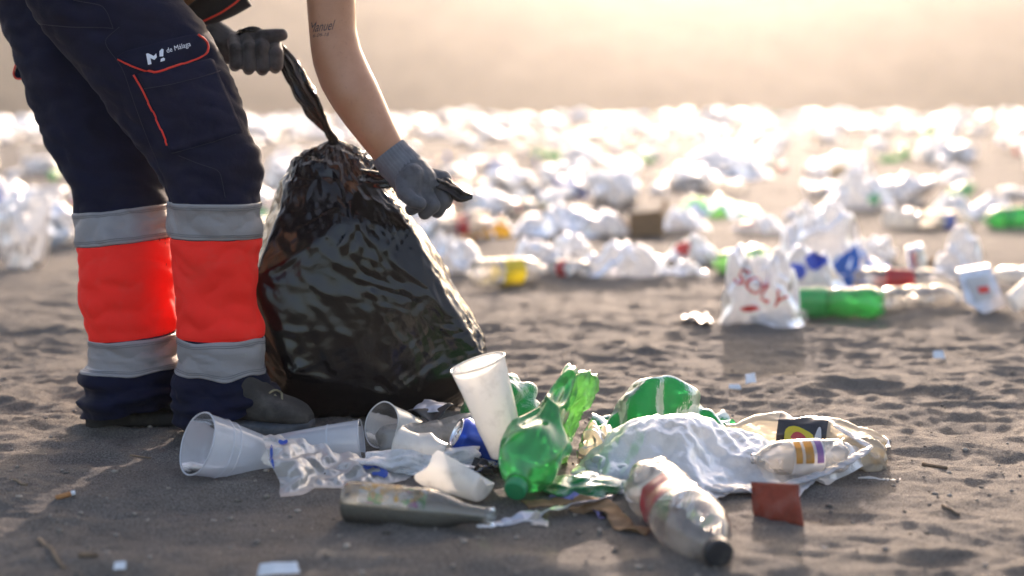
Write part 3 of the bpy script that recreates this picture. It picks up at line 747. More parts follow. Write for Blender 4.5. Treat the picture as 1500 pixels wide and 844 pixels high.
# flap outline: polygon fan in pixel space laid on the pocket
fl_top = smoothpath([(172, 84, 0), (178, 76, 0), (230, 64, 0), (284, 50, 0), (292, 53, 0)], 26, 1); fl_bot = smoothpath([(172, 86, 0), (190, 95, 0), (226, 107, 0), (258, 97, 0), (300, 82, 0), (308, 70, 0)], 26, 1)
F = np.zeros((12, 26, 3))
for i in range(12):
    for j in range(26):
        t = i / 11; q = fl_top[j] * (1 - t) + fl_bot[j] * t
        p = project(bv_p, q[0], q[1], .0065 if 0 < i < 11 and 0 < j < 25 else .0035); F[i, j] = np.array(p) if p is not None else F[i, j - 1]
flap = MB().grid(F - PL, False).build('pocket_flap', M['navy_pocket'], trousers)
bpy.context.view_layer.update(); bv_f = bvh_of([trousers, pocket, flap])
px_line([(290, 52), (300, 58), (307, 70), (298, 83), (258, 98), (226, 108), (190, 96), (173, 87)], .002, bv_f, 50, .0021, 'flap_piping')
px_line([(196, 110), (208, 130), (224, 162), (238, 192), (246, 213)], .002, bv_f, 40, .0018, 'pocket_piping')
px_line([(212, 130), (250, 124), (300, 112), (322, 104)], .0012, bv_f, 40, .0006, 'stitch_line', M['stitch'])
px_line([(252, 224), (300, 212), (345, 196)], .0012, bv_f, 40, .0006, 'stitch_line', M['stitch'])
px_line([(58, 35), (100, 40), (150, 40), (166, 42)], .0012, bv_f, 30, .0007, 'stitch_line', M['stitch'])
px_line([(108, 0), (150, 8), (158, 20), (166, 42)], .0012, bv_f, 30, .0007, 'stitch_line', M['stitch'])
px_line([(175, 40), (150, 60), (180, 100), (200, 160), (215, 200), (232, 240)], .001, bv_f, 60, .0006, 'stitch_line', M['stitch'])
px_line([(262, 228), (290, 240), (322, 250), (330, 290)], .001, bv_f, 40, .0006, 'stitch_line', M['stitch'])
# print on the flap: a split letter M mark and two words
def print_px(V, F, o, ux, uy, bv, off, name, mat, parent):
    """V in text units laid at pixel origin o with pixel vectors ux (per unit x) and uy (per unit y)"""
    out = []
    for v in V:
        x_, y_ = o[0] + v[0] * ux[0] + v[1] * uy[0], o[1] + v[0] * ux[1] + v[1] * uy[1]; p = None
        for k in range(12):
            p = project(bv, x_ + k, y_, off)
            if p is not None: break
        out.append(np.array(p) - PL)
    return MB().add(np.array(out), F).build(name, mat, parent, False)
lx, ly = (.955, -.235), (-.17, -.98)
mk = MB()
for poly in ([(0, 0), (5, 0), (5, 9), (10, 5), (14, 8), (14, 14), (10, 11), (3, 17), (0, 17)], [(18, 8), (23, 7), (25, 17), (23, 19), (19, 16)], [(18, 0), (24, 0), (25, 3), (23, 5), (19, 4)]):
    mk.add([(x * 1.05, y * .95, 0) for x, y in poly], [list(range(len(poly)))])
print_px(np.concatenate(mk.V), mk.F, (217, 95), lx, ly, bv_f, .0012, 'printed_mark', M['print_white'], trousers)
tv, tf = textmesh('de Málaga', 10.6); s_ = 37.0 / tv[:, 0].max(); tv[:, 0] *= s_
print_px(tv, tf, (244, 78), (.955, -.285), (-.2, -.95), bv_f, .0012, 'printed_words', M['print_white'], trousers)
# pocket flap of the far leg, standing out behind
fp = np.array([at(x, y, 2.93) for x, y in ((36, 80), (27, 88), (21, 108), (24, 116), (40, 116), (46, 100))]) - PL
fb = MB(); n_ = len(fp); fb.add(np.concatenate([fp, fp + np.array([.004, .05, 0])]), [list(range(n_)), list(range(n_, 2 * n_))[::-1]] + [[k, (k + 1) % n_, n_ + (k + 1) % n_, n_ + k] for k in range(n_)])
fb.build('pocket_flap', M['navy_pocket'], trousers, False)
MB().tube(smoothpath([fp[0], fp[1], fp[2], fp[3], fp[4]], 24, 1) + np.array([-.002, -.002, 0]), .002, 6).build('flap_piping', M['red_pipe'], trousers)
# loose orange cord at the knee pocket
MB().tube(smoothpath([np.array(at(x, y, 2.80)) - PL for x, y in ((328, 96), (331, 108), (336, 118), (340, 126), (337, 131), (341, 131))], 24, 1), .0022, 6).build('drawcord', M['red_pipe'], trousers)

# ---- body: one continuous surface (torso, head, arms, legs inside the trousers)
def nd(px, py, Y, hw): return (np.array(at(px, py, Y)) - PL, hw * Y / FPX)
mb = MB()
armR = [nd(455, -240, 2.90, 44), nd(470, -150, 2.88, 40), nd(480, -70, 2.86, 37), nd(485, 0, 2.85, 35.5), nd(487, 45, 2.85, 34.5), nd(494, 84, 2.85, 37), nd(505, 112, 2.85, 38.5), nd(520, 140, 2.84, 37.5), nd(536, 168, 2.84, 34), nd(553, 196, 2.83, 29.5), nd(571, 224, 2.83, 25.5), nd(590, 250, 2.83, 24)]
mb.chain(armR, 24)
armL = [nd(430, -250, 3.05, 42), nd(330, -130, 3.05, 34), nd(262, -10, 3.04, 30), nd(290, 28, 3.02, 24), nd(312, 48, 3.0, 19), nd(330, 62, 2.99, 17)]
mb.chain(armL, 20)
mb.chain([nd(150, -40, 2.87, 95), nd(150, -130, 2.88, 98), nd(240, -250, 2.92, 95), nd(380, -330, 2.96, 92), nd(440, -330, 2.97, 70)], 24)   # trunk
mb.chain([nd(440, -330, 2.97, 45), nd(520, -370, 2.97, 40)], 20)
mb.sphere(*nd(575, -385, 2.97, 72), scale=(1.12, .85, .9)); mb.sphere(*nd(640, -350, 2.97, 14)); mb.sphere(*nd(590, -335, 2.97, 36))
mb.chain([nd(170, 0, 2.76, 60), nd(300, 240, 2.745, 45), nd(318, 420, 2.75, 40), nd(325, 600, 2.75, 32)], 16)
mb.chain([nd(120, 0, 2.95, 60), nd(170, 250, 2.92, 45), nd(190, 420, 2.92, 40), nd(185, 600, 2.92, 32)], 16)
body = kid('body', voxel(mb, 'person_body', .0055, 14), M['skin'])
bpy.context.view_layer.update(); bv_b = bvh_of([body])
tv, tf = textmesh('Manuel', 21, .35); tv[:, 0] *= 39 / tv[:, 0].max()
print_px(tv, tf, (451, 48), (.995, -.12), (.10, -1), bv_b, .0006, 'tattoo_word', M['ink'], body)
tv, tf = textmesh('6-09-18', 7.5, .25); tv[:, 0] *= 24 / tv[:, 0].max()
print_px(tv, tf, (458, 55), (1, -.09), (0, -1), bv_b, .0006, 'tattoo_date', M['ink'], body)
sq = MB()          # small handwritten line, not legible: a row of looping strokes
for k in range(9):
    if k == 5: continue
    x0 = k * 2.9; hgt = (3.2, 2.2, 2.4, 2.0, 2.3, 0, 3.0, 2.1, 2.2)[k]
    sq.add([(x0, 0, 0), (x0 + .7, 0, 0), (x0 + 1.7, hgt, 0), (x0 + 1.0, hgt, 0)], [[0, 1, 2, 3]]); sq.add([(x0 + 1.0, hgt, 0), (x0 + 1.7, hgt, 0), (x0 + 2.9, .4, 0), (x0 + 2.3, 0, 0)], [[0, 1, 2, 3]])
print_px(np.concatenate(sq.V), sq.F, (567, 227), (.90, -.45), (-.35, -.93), bv_b, .0006, 'tattoo_line', M['ink'], body)
print_px(np.array([(0, 0, 0), (3, 3, 0), (2.5, 9, 0), (0, 12, 0), (-1.5, 5, 0)]), [[0, 1, 2, 3, 4]], (588, 222), (1, 0), (0, -1), bv_b, .0006, 'tattoo_leaf', M['ink'], body)
hr = MB().sphere((nd(560, -400, 2.97, 74))[0], 74 * 2.97 / FPX, 24, 16, (1.08, .95, .95)); hr.chain([nd(520, -400, 2.97, 40), nd(470, -420, 2.97, 30), nd(420, -400, 2.97, 18)], 14)
kid('hair', voxel(hr, 'hair', .012, 3), M['hair'])
# jacket: trunk sleeve and hem
jk = MB(); jp = [np.array(at(x, y, Y)) - PL for x, y, Y in ((205, -40, 2.90), (220, -120, 2.90), (300, -250, 2.93), (400, -335, 2.96), (450, -345, 2.97))]
J = tube_grid(smoothpath(jp, 40), np.interp(np.linspace(0, 1, 40), [0, .15, .5, .8, 1], [.165, .172, .172, .16, .08]), 60, .9)
c_ = J.mean(1, keepdims=True); J = c_ + (J - c_) * (1 + .05 * noise3(J[..., 0] * 12, J[..., 1] * 12, J[..., 2] * 12, 4))[..., None]
jacket = jk.grid(J, True, True, True).build('jacket', M['jacket'], person)
sl = tube_grid(smoothpath([np.array(at(x, y, Y)) - PL for x, y, Y in ((420, -260, 3.05), (330, -130, 3.05), (268, -40, 3.04))], 30), np.linspace(.07, .055, 30), 40)
MB().grid(sl, True, True, True).build('sleeve', M['jacket'], jacket)
sr = tube_grid(smoothpath([np.array(at(x, y, Y)) - PL for x, y, Y in ((440, -270, 2.90), (462, -180, 2.88), (474, -110, 2.87))], 20), np.linspace(.08, .066, 20), 40)
MB().grid(sr, True, True, True).build('sleeve', M['jacket'], jacket)
hm = tube_grid(smoothpath([np.array(at(x, y, 2.97)) - PL for x, y in ((276, 24), (300, 16), (330, 4), (356, -12))], 26), np.interp(np.linspace(0, 1, 26), [0, .3, 1], [.014, .024, .026]), 24, 1.3)
MB().grid(hm, True, True, True).build('hem', M['jacket'], jacket)
MB().tube(smoothpath([np.array(at(x, y, 2.945)) - PL for x, y in ((296, 32), (322, 20), (346, 4), (358, -8))], 20, 1), .0022, 6).build('hem_piping', M['red_pipe'], jacket)

# ---- gloves
def finger(mbx, pts): mbx.chain([nd(*p) for p in pts], 14)
gr = MB()
finger(gr, [(588, 244, 2.83, 28), (602, 258, 2.825, 31), (613, 268, 2.82, 29)])
KN = [(648, 264, 2.845), (638, 276, 2.822), (622, 284, 2.800), (604, 284, 2.785)]; MD = [(657, 281, 2.842), (650, 293, 2.815), (634, 301, 2.792), (613, 300, 2.776)]; TP = [(652, 297, 2.848), (640, 309, 2.822), (622, 312, 2.798), (602, 307, 2.782)]
for k_, m_, t_, w_ in zip(KN, MD, TP, (11.5, 12, 11.5, 10.5)):
    finger(gr, [(604, 258, k_[2] + (2.815 - k_[2]) * .4, 19), (*k_, w_ + 3)]); finger(gr, [(*k_, w_ + 1.5), (*m_, w_), (*t_, w_ - 1.2)])
finger(gr, [(592, 266, 2.795, 14), (592, 282, 2.775, 12.5), (604, 294, 2.765, 10.5), (616, 298, 2.762, 9)])
glR = kid('glove', voxel(gr, 'glove', .0018, 2), M['glove'])
ct = tube_grid(smoothpath([np.array(at(x, y, 2.83)) - PL for x, y in ((568, 221), (578, 234), (592, 249), (603, 261))], 60), np.interp(np.linspace(0, 1, 60), [0, .1, .6, 1], [.0375, .0385, .041, .0415]), 96)
a_ = np.linspace(0, 2 * math.pi, 96, endpoint=False)[None]; cc_ = ct.mean(1, keepdims=True); ct = cc_ + (ct - cc_) * (1 + .022 * np.sin(a_ * 32) + .02 * noise2(np.linspace(0, 6, 60)[:, None] + 0 * a_, np.cos(a_) * 2, 4))[..., None]
MB().grid(ct, True, False, False).build('cuff', M['cuff'], glR)
gl = MB()
finger(gl, [(322, 58, 2.99, 21), (340, 70, 2.985, 25), (356, 76, 2.985, 26)])
finger(gl, [(340, 72, 2.985, 22), (372, 78, 2.985, 20), (398, 82, 2.98, 17)])
for x0 in ((344, 60, 346, 92), (364, 58, 366, 97), (384, 58, 386, 98), (404, 66, 405, 95)):
    finger(gl, [(x0[0] - 2, x0[1] - 2, 2.965, 10), (x0[0] + 1, x0[1] + 12, 2.925, 10.2), (x0[2], x0[3], 2.928, 10), (x0[2] - 2, x0[3] + 4, 2.96, 9)])
finger(gl, [(362, 60, 2.975, 12), (386, 54, 2.95, 11), (402, 52, 2.945, 10), (413, 51, 2.945, 9)])
glL = kid('glove', voxel(gl, 'glove', .0018, 2), M['glove_dark'])
ct = tube_grid(smoothpath([np.array(at(x, y, 2.99)) - PL for x, y in ((304, 44), (312, 50), (322, 58), (332, 66))], 40), np.linspace(.030, .034, 40), 72)
cc_ = ct.mean(1, keepdims=True); a_ = np.linspace(0, 2 * math.pi, 72, endpoint=False)[None]; ct = cc_ + (ct - cc_) * (1 + .02 * np.sin(a_ * 24))[..., None]
MB().grid(ct, True).build('cuff', M['glove_dark'], glL)

# ---- boots
def boot(heel, toe, w, mats, lace):
    """heel, toe ground points; loft of cross sections along the foot"""
    H, Tt = Vector(heel), Vector(toe); ax = (Tt - H); L = ax.length; ax.normalize(); side = Vector((0, 0, 1)).cross(ax).normalized()
    def sect(tab, nu=40, sq=.7):
        out = []
        for (t, hw, zb, zt) in tab:
            a = np.linspace(0, 2 * math.pi, nu, endpoint=False); ca, sa = np.cos(a), np.sin(a)
            yy = hw * np.sign(ca) * np.abs(ca) ** sq; zz = (zb + zt) / 2 + (zt - zb) / 2 * np.sign(sa) * np.abs(sa) ** sq
            c = np.array(H + ax * (t * L)); out.append(c[None] + yy[:, None] * np.array(side)[None] + zz[:, None] * np.array([[0, 0, 1]]) - PL)
        return np.array(out)
    st = smooth_rows(interp_rows([(0, .55 * w, .0, .034), (.06, .85 * w, -.002, .036), (.25, .88 * w, 0, .034), (.5, .84 * w, 0, .032), (.75, 1.04 * w, .0, .032), (.92, .85 * w, .002, .034), (1.0, .4 * w, .012, .032)], 40), 2)
    ut = smooth_rows(interp_rows([(.015, .5 * w, .025, .07), (.06, .80 * w, .025, .09), (.22, .80 * w, .025, .12), (.40, .80 * w, .025, .135), (.55, .80 * w, .025, .112), (.68, .90 * w, .025, .082), (.84, .92 * w, .025, .070), (.94, .74 * w, .025, .058), (.99, .4 * w, .025, .044)], 40), 2)
    P = sect(ut); c = P.mean(1, keepdims=True); P = c + (P - c) * (1 + .05 * noise3(P[..., 0] * 22, P[..., 1] * 22, P[..., 2] * 22, 7))[..., None]
    up = MB().grid(P, True, True, True).mesh('boot_upper'); o = link('boot', up, mats[0], person)
    MB().grid(sect(st, 40, .5), True, True, True).build('sole', mats[1], o)
    if lace:
        for k, t in enumerate((.70, .76)):
            z = np.interp(t, [.40, .55, .68, .84], [.135, .112, .084, .070]); c0 = H + ax * (t * L)
            pts = [np.array(c0 + side * (w * q * .62) + ax * (.012 * q * (-1) ** k) + Vector((0, 0, z + .004 - .022 * q * q))) - PL for q in np.linspace(-1, 1, 9)]
            MB().tube(pts, .0022, 6).build('lace', M['lace'], o)
    return o
def gpt(px, py, dz=0): p = GS(px, py); p.z += dz; return p
boot(gpt(276, 634, .006), gpt(458, 643, .004), .049, (M['boot'], M['sole']), True)
MB().tube(smoothpath([np.array(at(x, y, 2.645)) - PL for x, y in ((402, 578), (409, 588), (418, 600), (428, 611), (440, 618))], 20, 1), .0022, 6).build('loose_lace', M['lace'], person)
boot(gpt(128, 621, -.004), gpt(300, 614, -.006), .050, (M['sole_dark'], M['sole_dark']), False)
# ------------------------------------------------------------------ litter builders (things with parts, local z up from the base)
PET = [(.0, .012), (.40, .010), (.62, .0), (.86, .02), (.98, .07), (1, .13), (1, .36), (.955, .39), (.95, .58), (1, .61), (1, .66), (.93, .74), (.74, .83), (.48, .90), (.30, .935), (.27, .95), (.27, .995)]
CONTOUR = [(.0, .012), (.40, .010), (.62, .0), (.86, .02), (.98, .07), (1, .14), (.97, .22), (.86, .31), (.84, .40), (.93, .47), (1, .55), (1, .63), (.93, .73), (.74, .83), (.48, .90), (.30, .935), (.27, .95), (.27, .995)]
WATER = [(.0, .012), (.40, .010), (.7, .0), (.95, .03), (1, .08), (1, .30), (.93, .32), (1, .34), (1, .46), (.93, .48), (1, .50), (1, .66), (.9, .76), (.62, .86), (.34, .92), (.28, .94), (.28, .995)]
JAR = [(.0, .004), (.8, .0), (.97, .02), (1, .06), (1, .58), (.95, .64), (.72, .72), (.50, .80), (.42, .88), (.41, .98), (.47, .985), (.47, 1.0)]
def crush_fn(amt, seed, L, flat=0.0, fz=(.15, .6), bend=0.0, f=18.):
    def fn(P):
        x, y, z = P[..., 0], P[..., 1], P[..., 2]
        k = 1 - amt * np.clip(np.abs(noise3(x * f, y * f, z * f * .8, seed)) * 2.2, 0, .85)
        w = np.clip((z / L - fz[0]) / .1, 0, 1) * np.clip((fz[1] - z / L) / .12, 0, 1)
        w2 = np.clip(1 - z / L / .9, 0, 1); k = 1 + (k - 1) * np.clip(w2 * 2.5, 0, 1)
        X = x * k; Y = y * k * (1 - flat * w); X = X * (1 + .35 * flat * w); X = X + bend * L * np.clip(.75 - z / L, 0, 1) ** 2
        return np.stack([X, Y, z], -1)
    return fn
def bottle(name, label, cat, L, Rr, body, cap=None, lab=None, prof=PET, crush=0.0, flat=0.0, bend=0.0, seed=1, labz=(.40, .57), nu=48, rows=70, petal=True, group=None, capscale=1.0, fz=(.15, .6), cf=18., ribs=True):
    t = thing(name, label, cat, group=group)
    pr = np.array(prof, float) * np.array([Rr, L]); pr = densify(pr, rows, 2)
    def mod(Ra, Z, A):
        if petal:
            w = np.clip(1 - Z / (.16 * L), 0, 1); Ra = Ra * (1 - .10 * w * (0.5 + .5 * np.cos(5 * A)) * (Ra / Rr)); Z = Z + .055 * L * w * w * (.5 + .5 * np.cos(5 * A)) * np.clip(Ra / Rr * 1.2 - .15, 0, 1)
        if ribs:
            Ra = Ra * (1 + .010 * np.sin(Z / L * 130) * np.clip((.62 - Z / L) / .05, 0, 1) * np.clip((Z / L - .12) / .05, 0, 1))
        return Ra, Z
    P = lathe(pr, nu, mod); cf_ = crush_fn(crush, seed, L, flat, fz, bend, cf)
    Pb = cf_(P); link('shell', MB().grid(Pb, True, True, False).mesh('shell'), body, t)
    if lab is not None:
        z0, z1 = labz[0] * L, labz[1] * L; zz = np.linspace(z0, z1, 14); rr = np.interp(zz, pr[:, 1], pr[:, 0]) * 1.012 + .0005
        link('label', MB().grid(cf_(lathe(np.stack([rr, zz], -1), nu)), True).mesh('label'), lab, t)
    if cap is not None:
        rc = Rr * .30 * capscale; h = .055 * L; a0 = np.stack([[0, rc * .9, rc, rc, rc * .8, 0], [L * 1.005, L * 1.005, L * 1.0, L * .955, L * .952, L * .953]], -1)[::-1]
        def knurl(Ra, Z, A): return Ra * (1 + .03 * np.sign(np.sin(A * 20)) * (Ra > rc * .95)), Z
        off = cf_(np.array([[[0, 0, L * .97]]]))[0, 0]
        C = lathe(densify(a0, 20, 0), 60, knurl) + np.array([off[0], off[1], 0])
        link('cap', MB().grid(C, True, True, True).mesh('cap'), cap, t)
        ring = lathe(np.array([[Rr * .27, L * .935], [Rr * .36, L * .938], [Rr * .36, L * .944], [Rr * .27, L * .947]]), nu)
        link('neck_ring', MB().grid(ring, True).mesh('neck_ring'), body, t)
    return t
def cup(name, label, Rt, Rb, H, mat, crush=0.0, seed=1, group=None, nu=56, ribs=0, wall=.0007, seg=None):
    t = thing(name, label, 'cup', group=group)
    pr = densify(np.array([(0, .006), (Rb * .9, .005), (Rb * .97, .0), (Rb, .004), (Rb + (Rt - Rb) * .30, H * .30), (Rb + (Rt - Rb) * .80, H * .80), (Rb + (Rt - Rb) * .82, H * .805), (Rt, H)]), 44, 0)
    f = crush_fn(crush, seed, H * 4, 0, (.15, .6), 0, 14.)
    P = f(lathe(pr, nu)); c = P.mean(1, keepdims=True); inner = c + (P - c) * (1 - wall / max(Rt, .01)) + np.array([0, 0, wall])
    link('wall', MB().grid(P, True, True, False).mesh('cup_wall'), mat, t)
    a = np.linspace(0, 2 * math.pi, 10, endpoint=False); rim = np.stack([Rt + .0016 * np.cos(a), H + .0016 * np.sin(a)], -1); rim = np.concatenate([rim, rim[:1]])
    link('rim', MB().grid(f(lathe(rim, nu)), True).mesh('cup_rim'), mat, t)
    for k in range(ribs):
        z = H * (.62 + .1 * k); r = Rb + (Rt - Rb) * z / H + .0006
        link('rib', MB().grid(f(lathe(np.array([[r, z - .002], [r + .001, z], [r, z + .002]]), nu)), True).mesh('cup_rib'), mat, t)
    return t
def can(name, label, mat, crush=0.0, seed=1, Rr=.033, H=.115, group=None, nu=44):
    t = thing(name, label, 'can', group=group)
    f = crush_fn(crush, seed, H * 2.5, 0, (.1, .6), 0, 22.)
    pr = densify(np.array([(Rr * .74, .002), (Rr * .8, 0), (Rr, .010), (Rr, H * .90), (Rr * .97, H * .92), (Rr * .80, H * .985)]), 40, 0)
    link('shell', MB().grid(f(lathe(pr, nu)), True).mesh('can_shell'), mat, t)
    top = densify(np.array([(Rr * .80, H * .985), (Rr * .83, H), (Rr * .78, H), (Rr * .74, H * .965), (Rr * .7, H * .965), (0, H * .97)]), 16, 0)
    link('lid', MB().grid(f(lathe(top, nu)), True, False, True).mesh('can_lid'), M['can_silver'], t)
    bot = np.array([(Rr * .76, .0015), (Rr * .6, .008), (.0001, .010)]); link('base', MB().grid(f(lathe(bot, nu)), True, False, True).mesh('can_base'), M['can_silver'], t)
    mb = MB().tube([(Rr * .05 + .010 * math.cos(q), .007 * math.sin(q), H * .972) for q in np.linspace(0, 6.28, 14)], .0012, 6); link('pull_tab', mb.mesh('pull_tab'), M['can_silver'], t)
    return t
def bag_mesh(seed, nu=72, nv=44, size=(1, .8, .55), growth=1.16, lobes=.3, knot=False, tail=True):
    """unit bag: width about 1, sits on z=0"""
    th = np.linspace(0, 2 * math.pi, nu, endpoint=False); ph = np.linspace(.03, math.pi - .03, nv)
    D = np.stack([np.outer(np.sin(ph), np.cos(th)), np.outer(np.sin(ph), np.sin(th)), np.outer(np.cos(ph), np.ones(nu))], -1)
    r = 1 + lobes * noise3(D[..., 0] * 1.6, D[..., 1] * 1.6, D[..., 2] * 1.6, seed) * 1.6 + lobes * .5 * noise3(D[..., 0] * 3.5, D[..., 1] * 3.5, D[..., 2] * 3.5, seed + 5)
    P = D * r[..., None] * .5 * np.array(size)
    if tail:
        a = seed * 1.7; d = np.array([math.cos(a), math.sin(a), .5]); w = np.clip((D @ (d / np.linalg.norm(d))) - .75, 0, 1) / .25
        P += (w ** 1.5)[..., None] * d * .28
    P[..., 2] += .5 * size[2] * .75; P[..., 2] = np.where(P[..., 2] < .02, .02 + .12 * (P[..., 2] - .02), P[..., 2])
    P[..., 2] -= P[..., 2].min()
    Q = crumple(P, True, growth, growth * .98, 55, .02, .22, .03, 6., seed, floor=0.0)
    return MB().grid(Q, True, True, True).mesh('bag')
def sheet_thing(name, label, cat, corners, n, m, mat, curl, seed=1, group=None, thick=.0012, growth=1.0, z_floor=True):
    """a bent, slightly thick sheet given by four world corners"""
    a, b, c, d = [np.array(q) for q in corners]; u = np.linspace(0, 1, m)[None, :, None]; v = np.linspace(0, 1, n)[:, None, None]
    P = a * (1 - u) * (1 - v) + b * u * (1 - v) + c * u * v + d * (1 - u) * v
    N = np.cross(b - a, d - a); N = N / np.linalg.norm(N)
    P = P + N * (curl * noise3(P[..., 0] * 30, P[..., 1] * 30, P[..., 2] * 30, seed))[..., None]
    if growth > 1: P = crumple(P, False, growth, growth, 50, .03, .2, .004, 40, seed)
    o0 = Vector(tuple(P.reshape(-1, 3).mean(0)))
    nn = grid_normals(P, False); Q = P + nn * thick; mb = MB()
    nr, mc = P.shape[:2]; off = np.array(o0); F = gridfaces(nr, mc, False)
    V = np.concatenate([P.reshape(-1, 3), Q.reshape(-1, 3)]) - off; k = nr * mc; fl = F[:, ::-1].tolist() + (F + k).tolist()
    ed = [i * mc for i in range(nr)]; 
    bnd = [(0 * mc + j) for j in range(mc)] + [i * mc + mc - 1 for i in range(1, nr)] + [(nr - 1) * mc + j for j in range(mc - 2, -1, -1)] + [i * mc for i in range(nr - 2, 0, -1)]
    for i in range(len(bnd)): p, q = bnd[i], bnd[(i + 1) % len(bnd)]; fl.append([p, q, q + k, p + k])
    o = mb.add(V, fl).build(name, mat); o.location = o0; tag(o, label, cat, group); return o
def mound_bag(name, label, mat, outline, bumps, n=65, nu=180, growth=1.08, seed=1, amp=.004, freq=20., edge=.10, cat='bag', rough=0.0, attract=.02, bend=.2, mr=4, fine=1.02):
    """a limp bag lying over things: polar sheet from OUTLINE (world xy) with height from BUMPS (x, y, rx, ry, h)"""
    O = np.array([(p[0], p[1]) for p in outline]); c = O.mean(0); O2 = np.concatenate([O, O[:1]])
    Q = smoothpath([(x, y, 0) for x, y in O2], nu + 1, 1)[:nu, :2]
    s = np.linspace(.012, 1, n)[:, None, None]; XY = c + (Q[None] - c) * s
    H = np.zeros(XY.shape[:2])
    for (bx, by, rx, ry, h) in bumps:
        q = ((XY[..., 0] - bx) / rx) ** 2 + ((XY[..., 1] - by) / ry) ** 2; H = np.maximum(H, h * np.clip(1 - q, 0, 1) ** .5) if False else np.logaddexp(H * 60, (h * np.exp(-(q * .95) ** 1.35)) * 60) / 60
    H = H - H[-1].min()
    if rough: H = H * (1 + rough * noise2((XY[..., 0] - c[0]) * freq * .8 + seed, (XY[..., 1] - c[1]) * freq * .8, seed) + rough * .6 * noise2((XY[..., 0] - c[0]) * freq * 1.9, (XY[..., 1] - c[1]) * freq * 1.9 + seed, seed + 2))
    e = np.clip((1 - s[..., 0]) / edge, 0, 1); e = e * (2 - e)
    gz = hs(XY[..., 0], XY[..., 1]); Z = gz + .003 + np.clip(H, 0, None) * e
    P = np.concatenate([XY, Z[..., None]], -1)
    far_ = c[1] > 6.0 or abs(c[0]) > 2.0; hc_ = hsf(c[0], c[1])
    P = crumple_mr(P, mr, True, (growth, growth), fine, 90, 30, attract, bend, amp, freq, seed, floor=(hc_ - .012) if far_ else (lambda x, y: hs(x, y) + .001))
    lo = Vector((c[0], c[1], hsf(c[0], c[1])))
    o = MB().grid(P - np.array(lo), True, True, False).build(name, mat); o.location = lo; tag(o, label, cat); return o, P
def copy_tree(o, parent=None):
    c = o.copy(); COL.objects.link(c)
    if parent is not None: c.parent = parent
    for ch in o.children: copy_tree(ch, c)
    return c

# ------------------------------------------------------------------ the heap in front
# frosted cup lying with its mouth away from the heap
t = cup('plastic_cup', 'large frosted clear plastic cup lying on its side beside the front boot', .056, .040, .150, M['cup_clear'], .05, 3, ribs=2)
orient(t, at(398, 678, 2.45), at(283, 648, 2.36))
# second clear cup behind the film wrap
t = cup('plastic_cup', 'dusty clear tumbler lying sideways behind the torn film wrap', .040, .030, .150, M['cup_clear'], .04, 5, ribs=1)
orient(t, at(408, 660, 2.50), at(532, 646, 2.50))
# small white cup lying against the bin bag
t = cup('plastic_cup', 'small white cup lying against the foot of the bin bag', .043, .031, .085, M['cup_white'], .03, 8)
orient(t, at(606, 634, 2.62), at(558, 622, 2.56))
# dusty clear bottle lying behind
t = bottle('plastic_bottle', 'sand-dusted clear bottle lying between the white cup and the blue can', 'bottle', .26, .041, M['pet_dusty'], None, None, WATER, .15, .1, 0, 4)
orient(t, at(552, 655, 2.55), at(735, 628, 2.60))
# dark and white torn wrapper in front of the bag
sheet_thing('torn_wrapper', 'torn black and white wrapper at the foot of the bin bag', 'wrapper', [at(596, 606, 2.62), at(640, 614, 2.58), at(664, 596, 2.60), at(618, 590, 2.68)], 12, 20, M['wrapper_dark'], .012, 4, growth=1.04)
sheet_thing('torn_wrapper', 'silver lined wrapper flap leaning on the black bin bag', 'wrapper', [at(606, 600, 2.62), at(650, 604, 2.60), at(654, 590, 2.64), at(622, 586, 2.66)], 12, 20, M['foil'], .010, 6, growth=1.04)
# tall white cup
t = cup('plastic_cup', 'tall dirty white plastic cup standing tilted on top of the heap', .0475, .031, .165, M['cup_white'], .03, 11)
orient(t, at(744, 664, 2.36), at(700, 532, 2.35))
# blue can
t = can('drink_can', 'dented blue drink can lying under the tall white cup', M['can_blue'], .10, 3); orient(t, at(752, 672, 2.44), at(682, 640, 2.42), 1.0)
# green crushed bottle with its cap towards us
t = bottle('plastic_bottle', 'crushed green bottle with round shoulder and green cap propped against heap', 'bottle', .335, .058, M['pet_green'], M['cap_green'], None,
           [(.0, .012), (.40, .010), (.62, .0), (.86, .02), (.98, .07), (1, .13), (1, .40), (1, .58), (1.0, .66), (.98, .73), (.88, .81), (.62, .88), (.33, .925), (.26, .94), (.26, .995)], .34, .62, -.10, 6, rows=110, nu=72, fz=(-.1, .60), cf=14., ribs=False, capscale=1.02)
q_ = GS(748, 752); q_.z += .022; orient(t, at(838, 548, 2.45), q_, 1.25)
t = bottle('plastic_bottle', 'pale green flattened bottle standing up behind the round green one', 'bottle', .20, .052, M['pet_green_pale'], None, None, PET, .55, .45, .1, 9, rows=80, fz=(-.1, .8), cf=22.)
orient(t, at(862, 545, 2.52), at(800, 668, 2.47), .4)
t = bottle('plastic_bottle', 'small cream clear bottle with open neck wedged behind green bottle', 'bottle', .15, .030, M['pet_cream'], None, None, WATER, .12, .1, 0, 13)
orient(t, at(775, 655, 2.50), at(820, 590, 2.43))
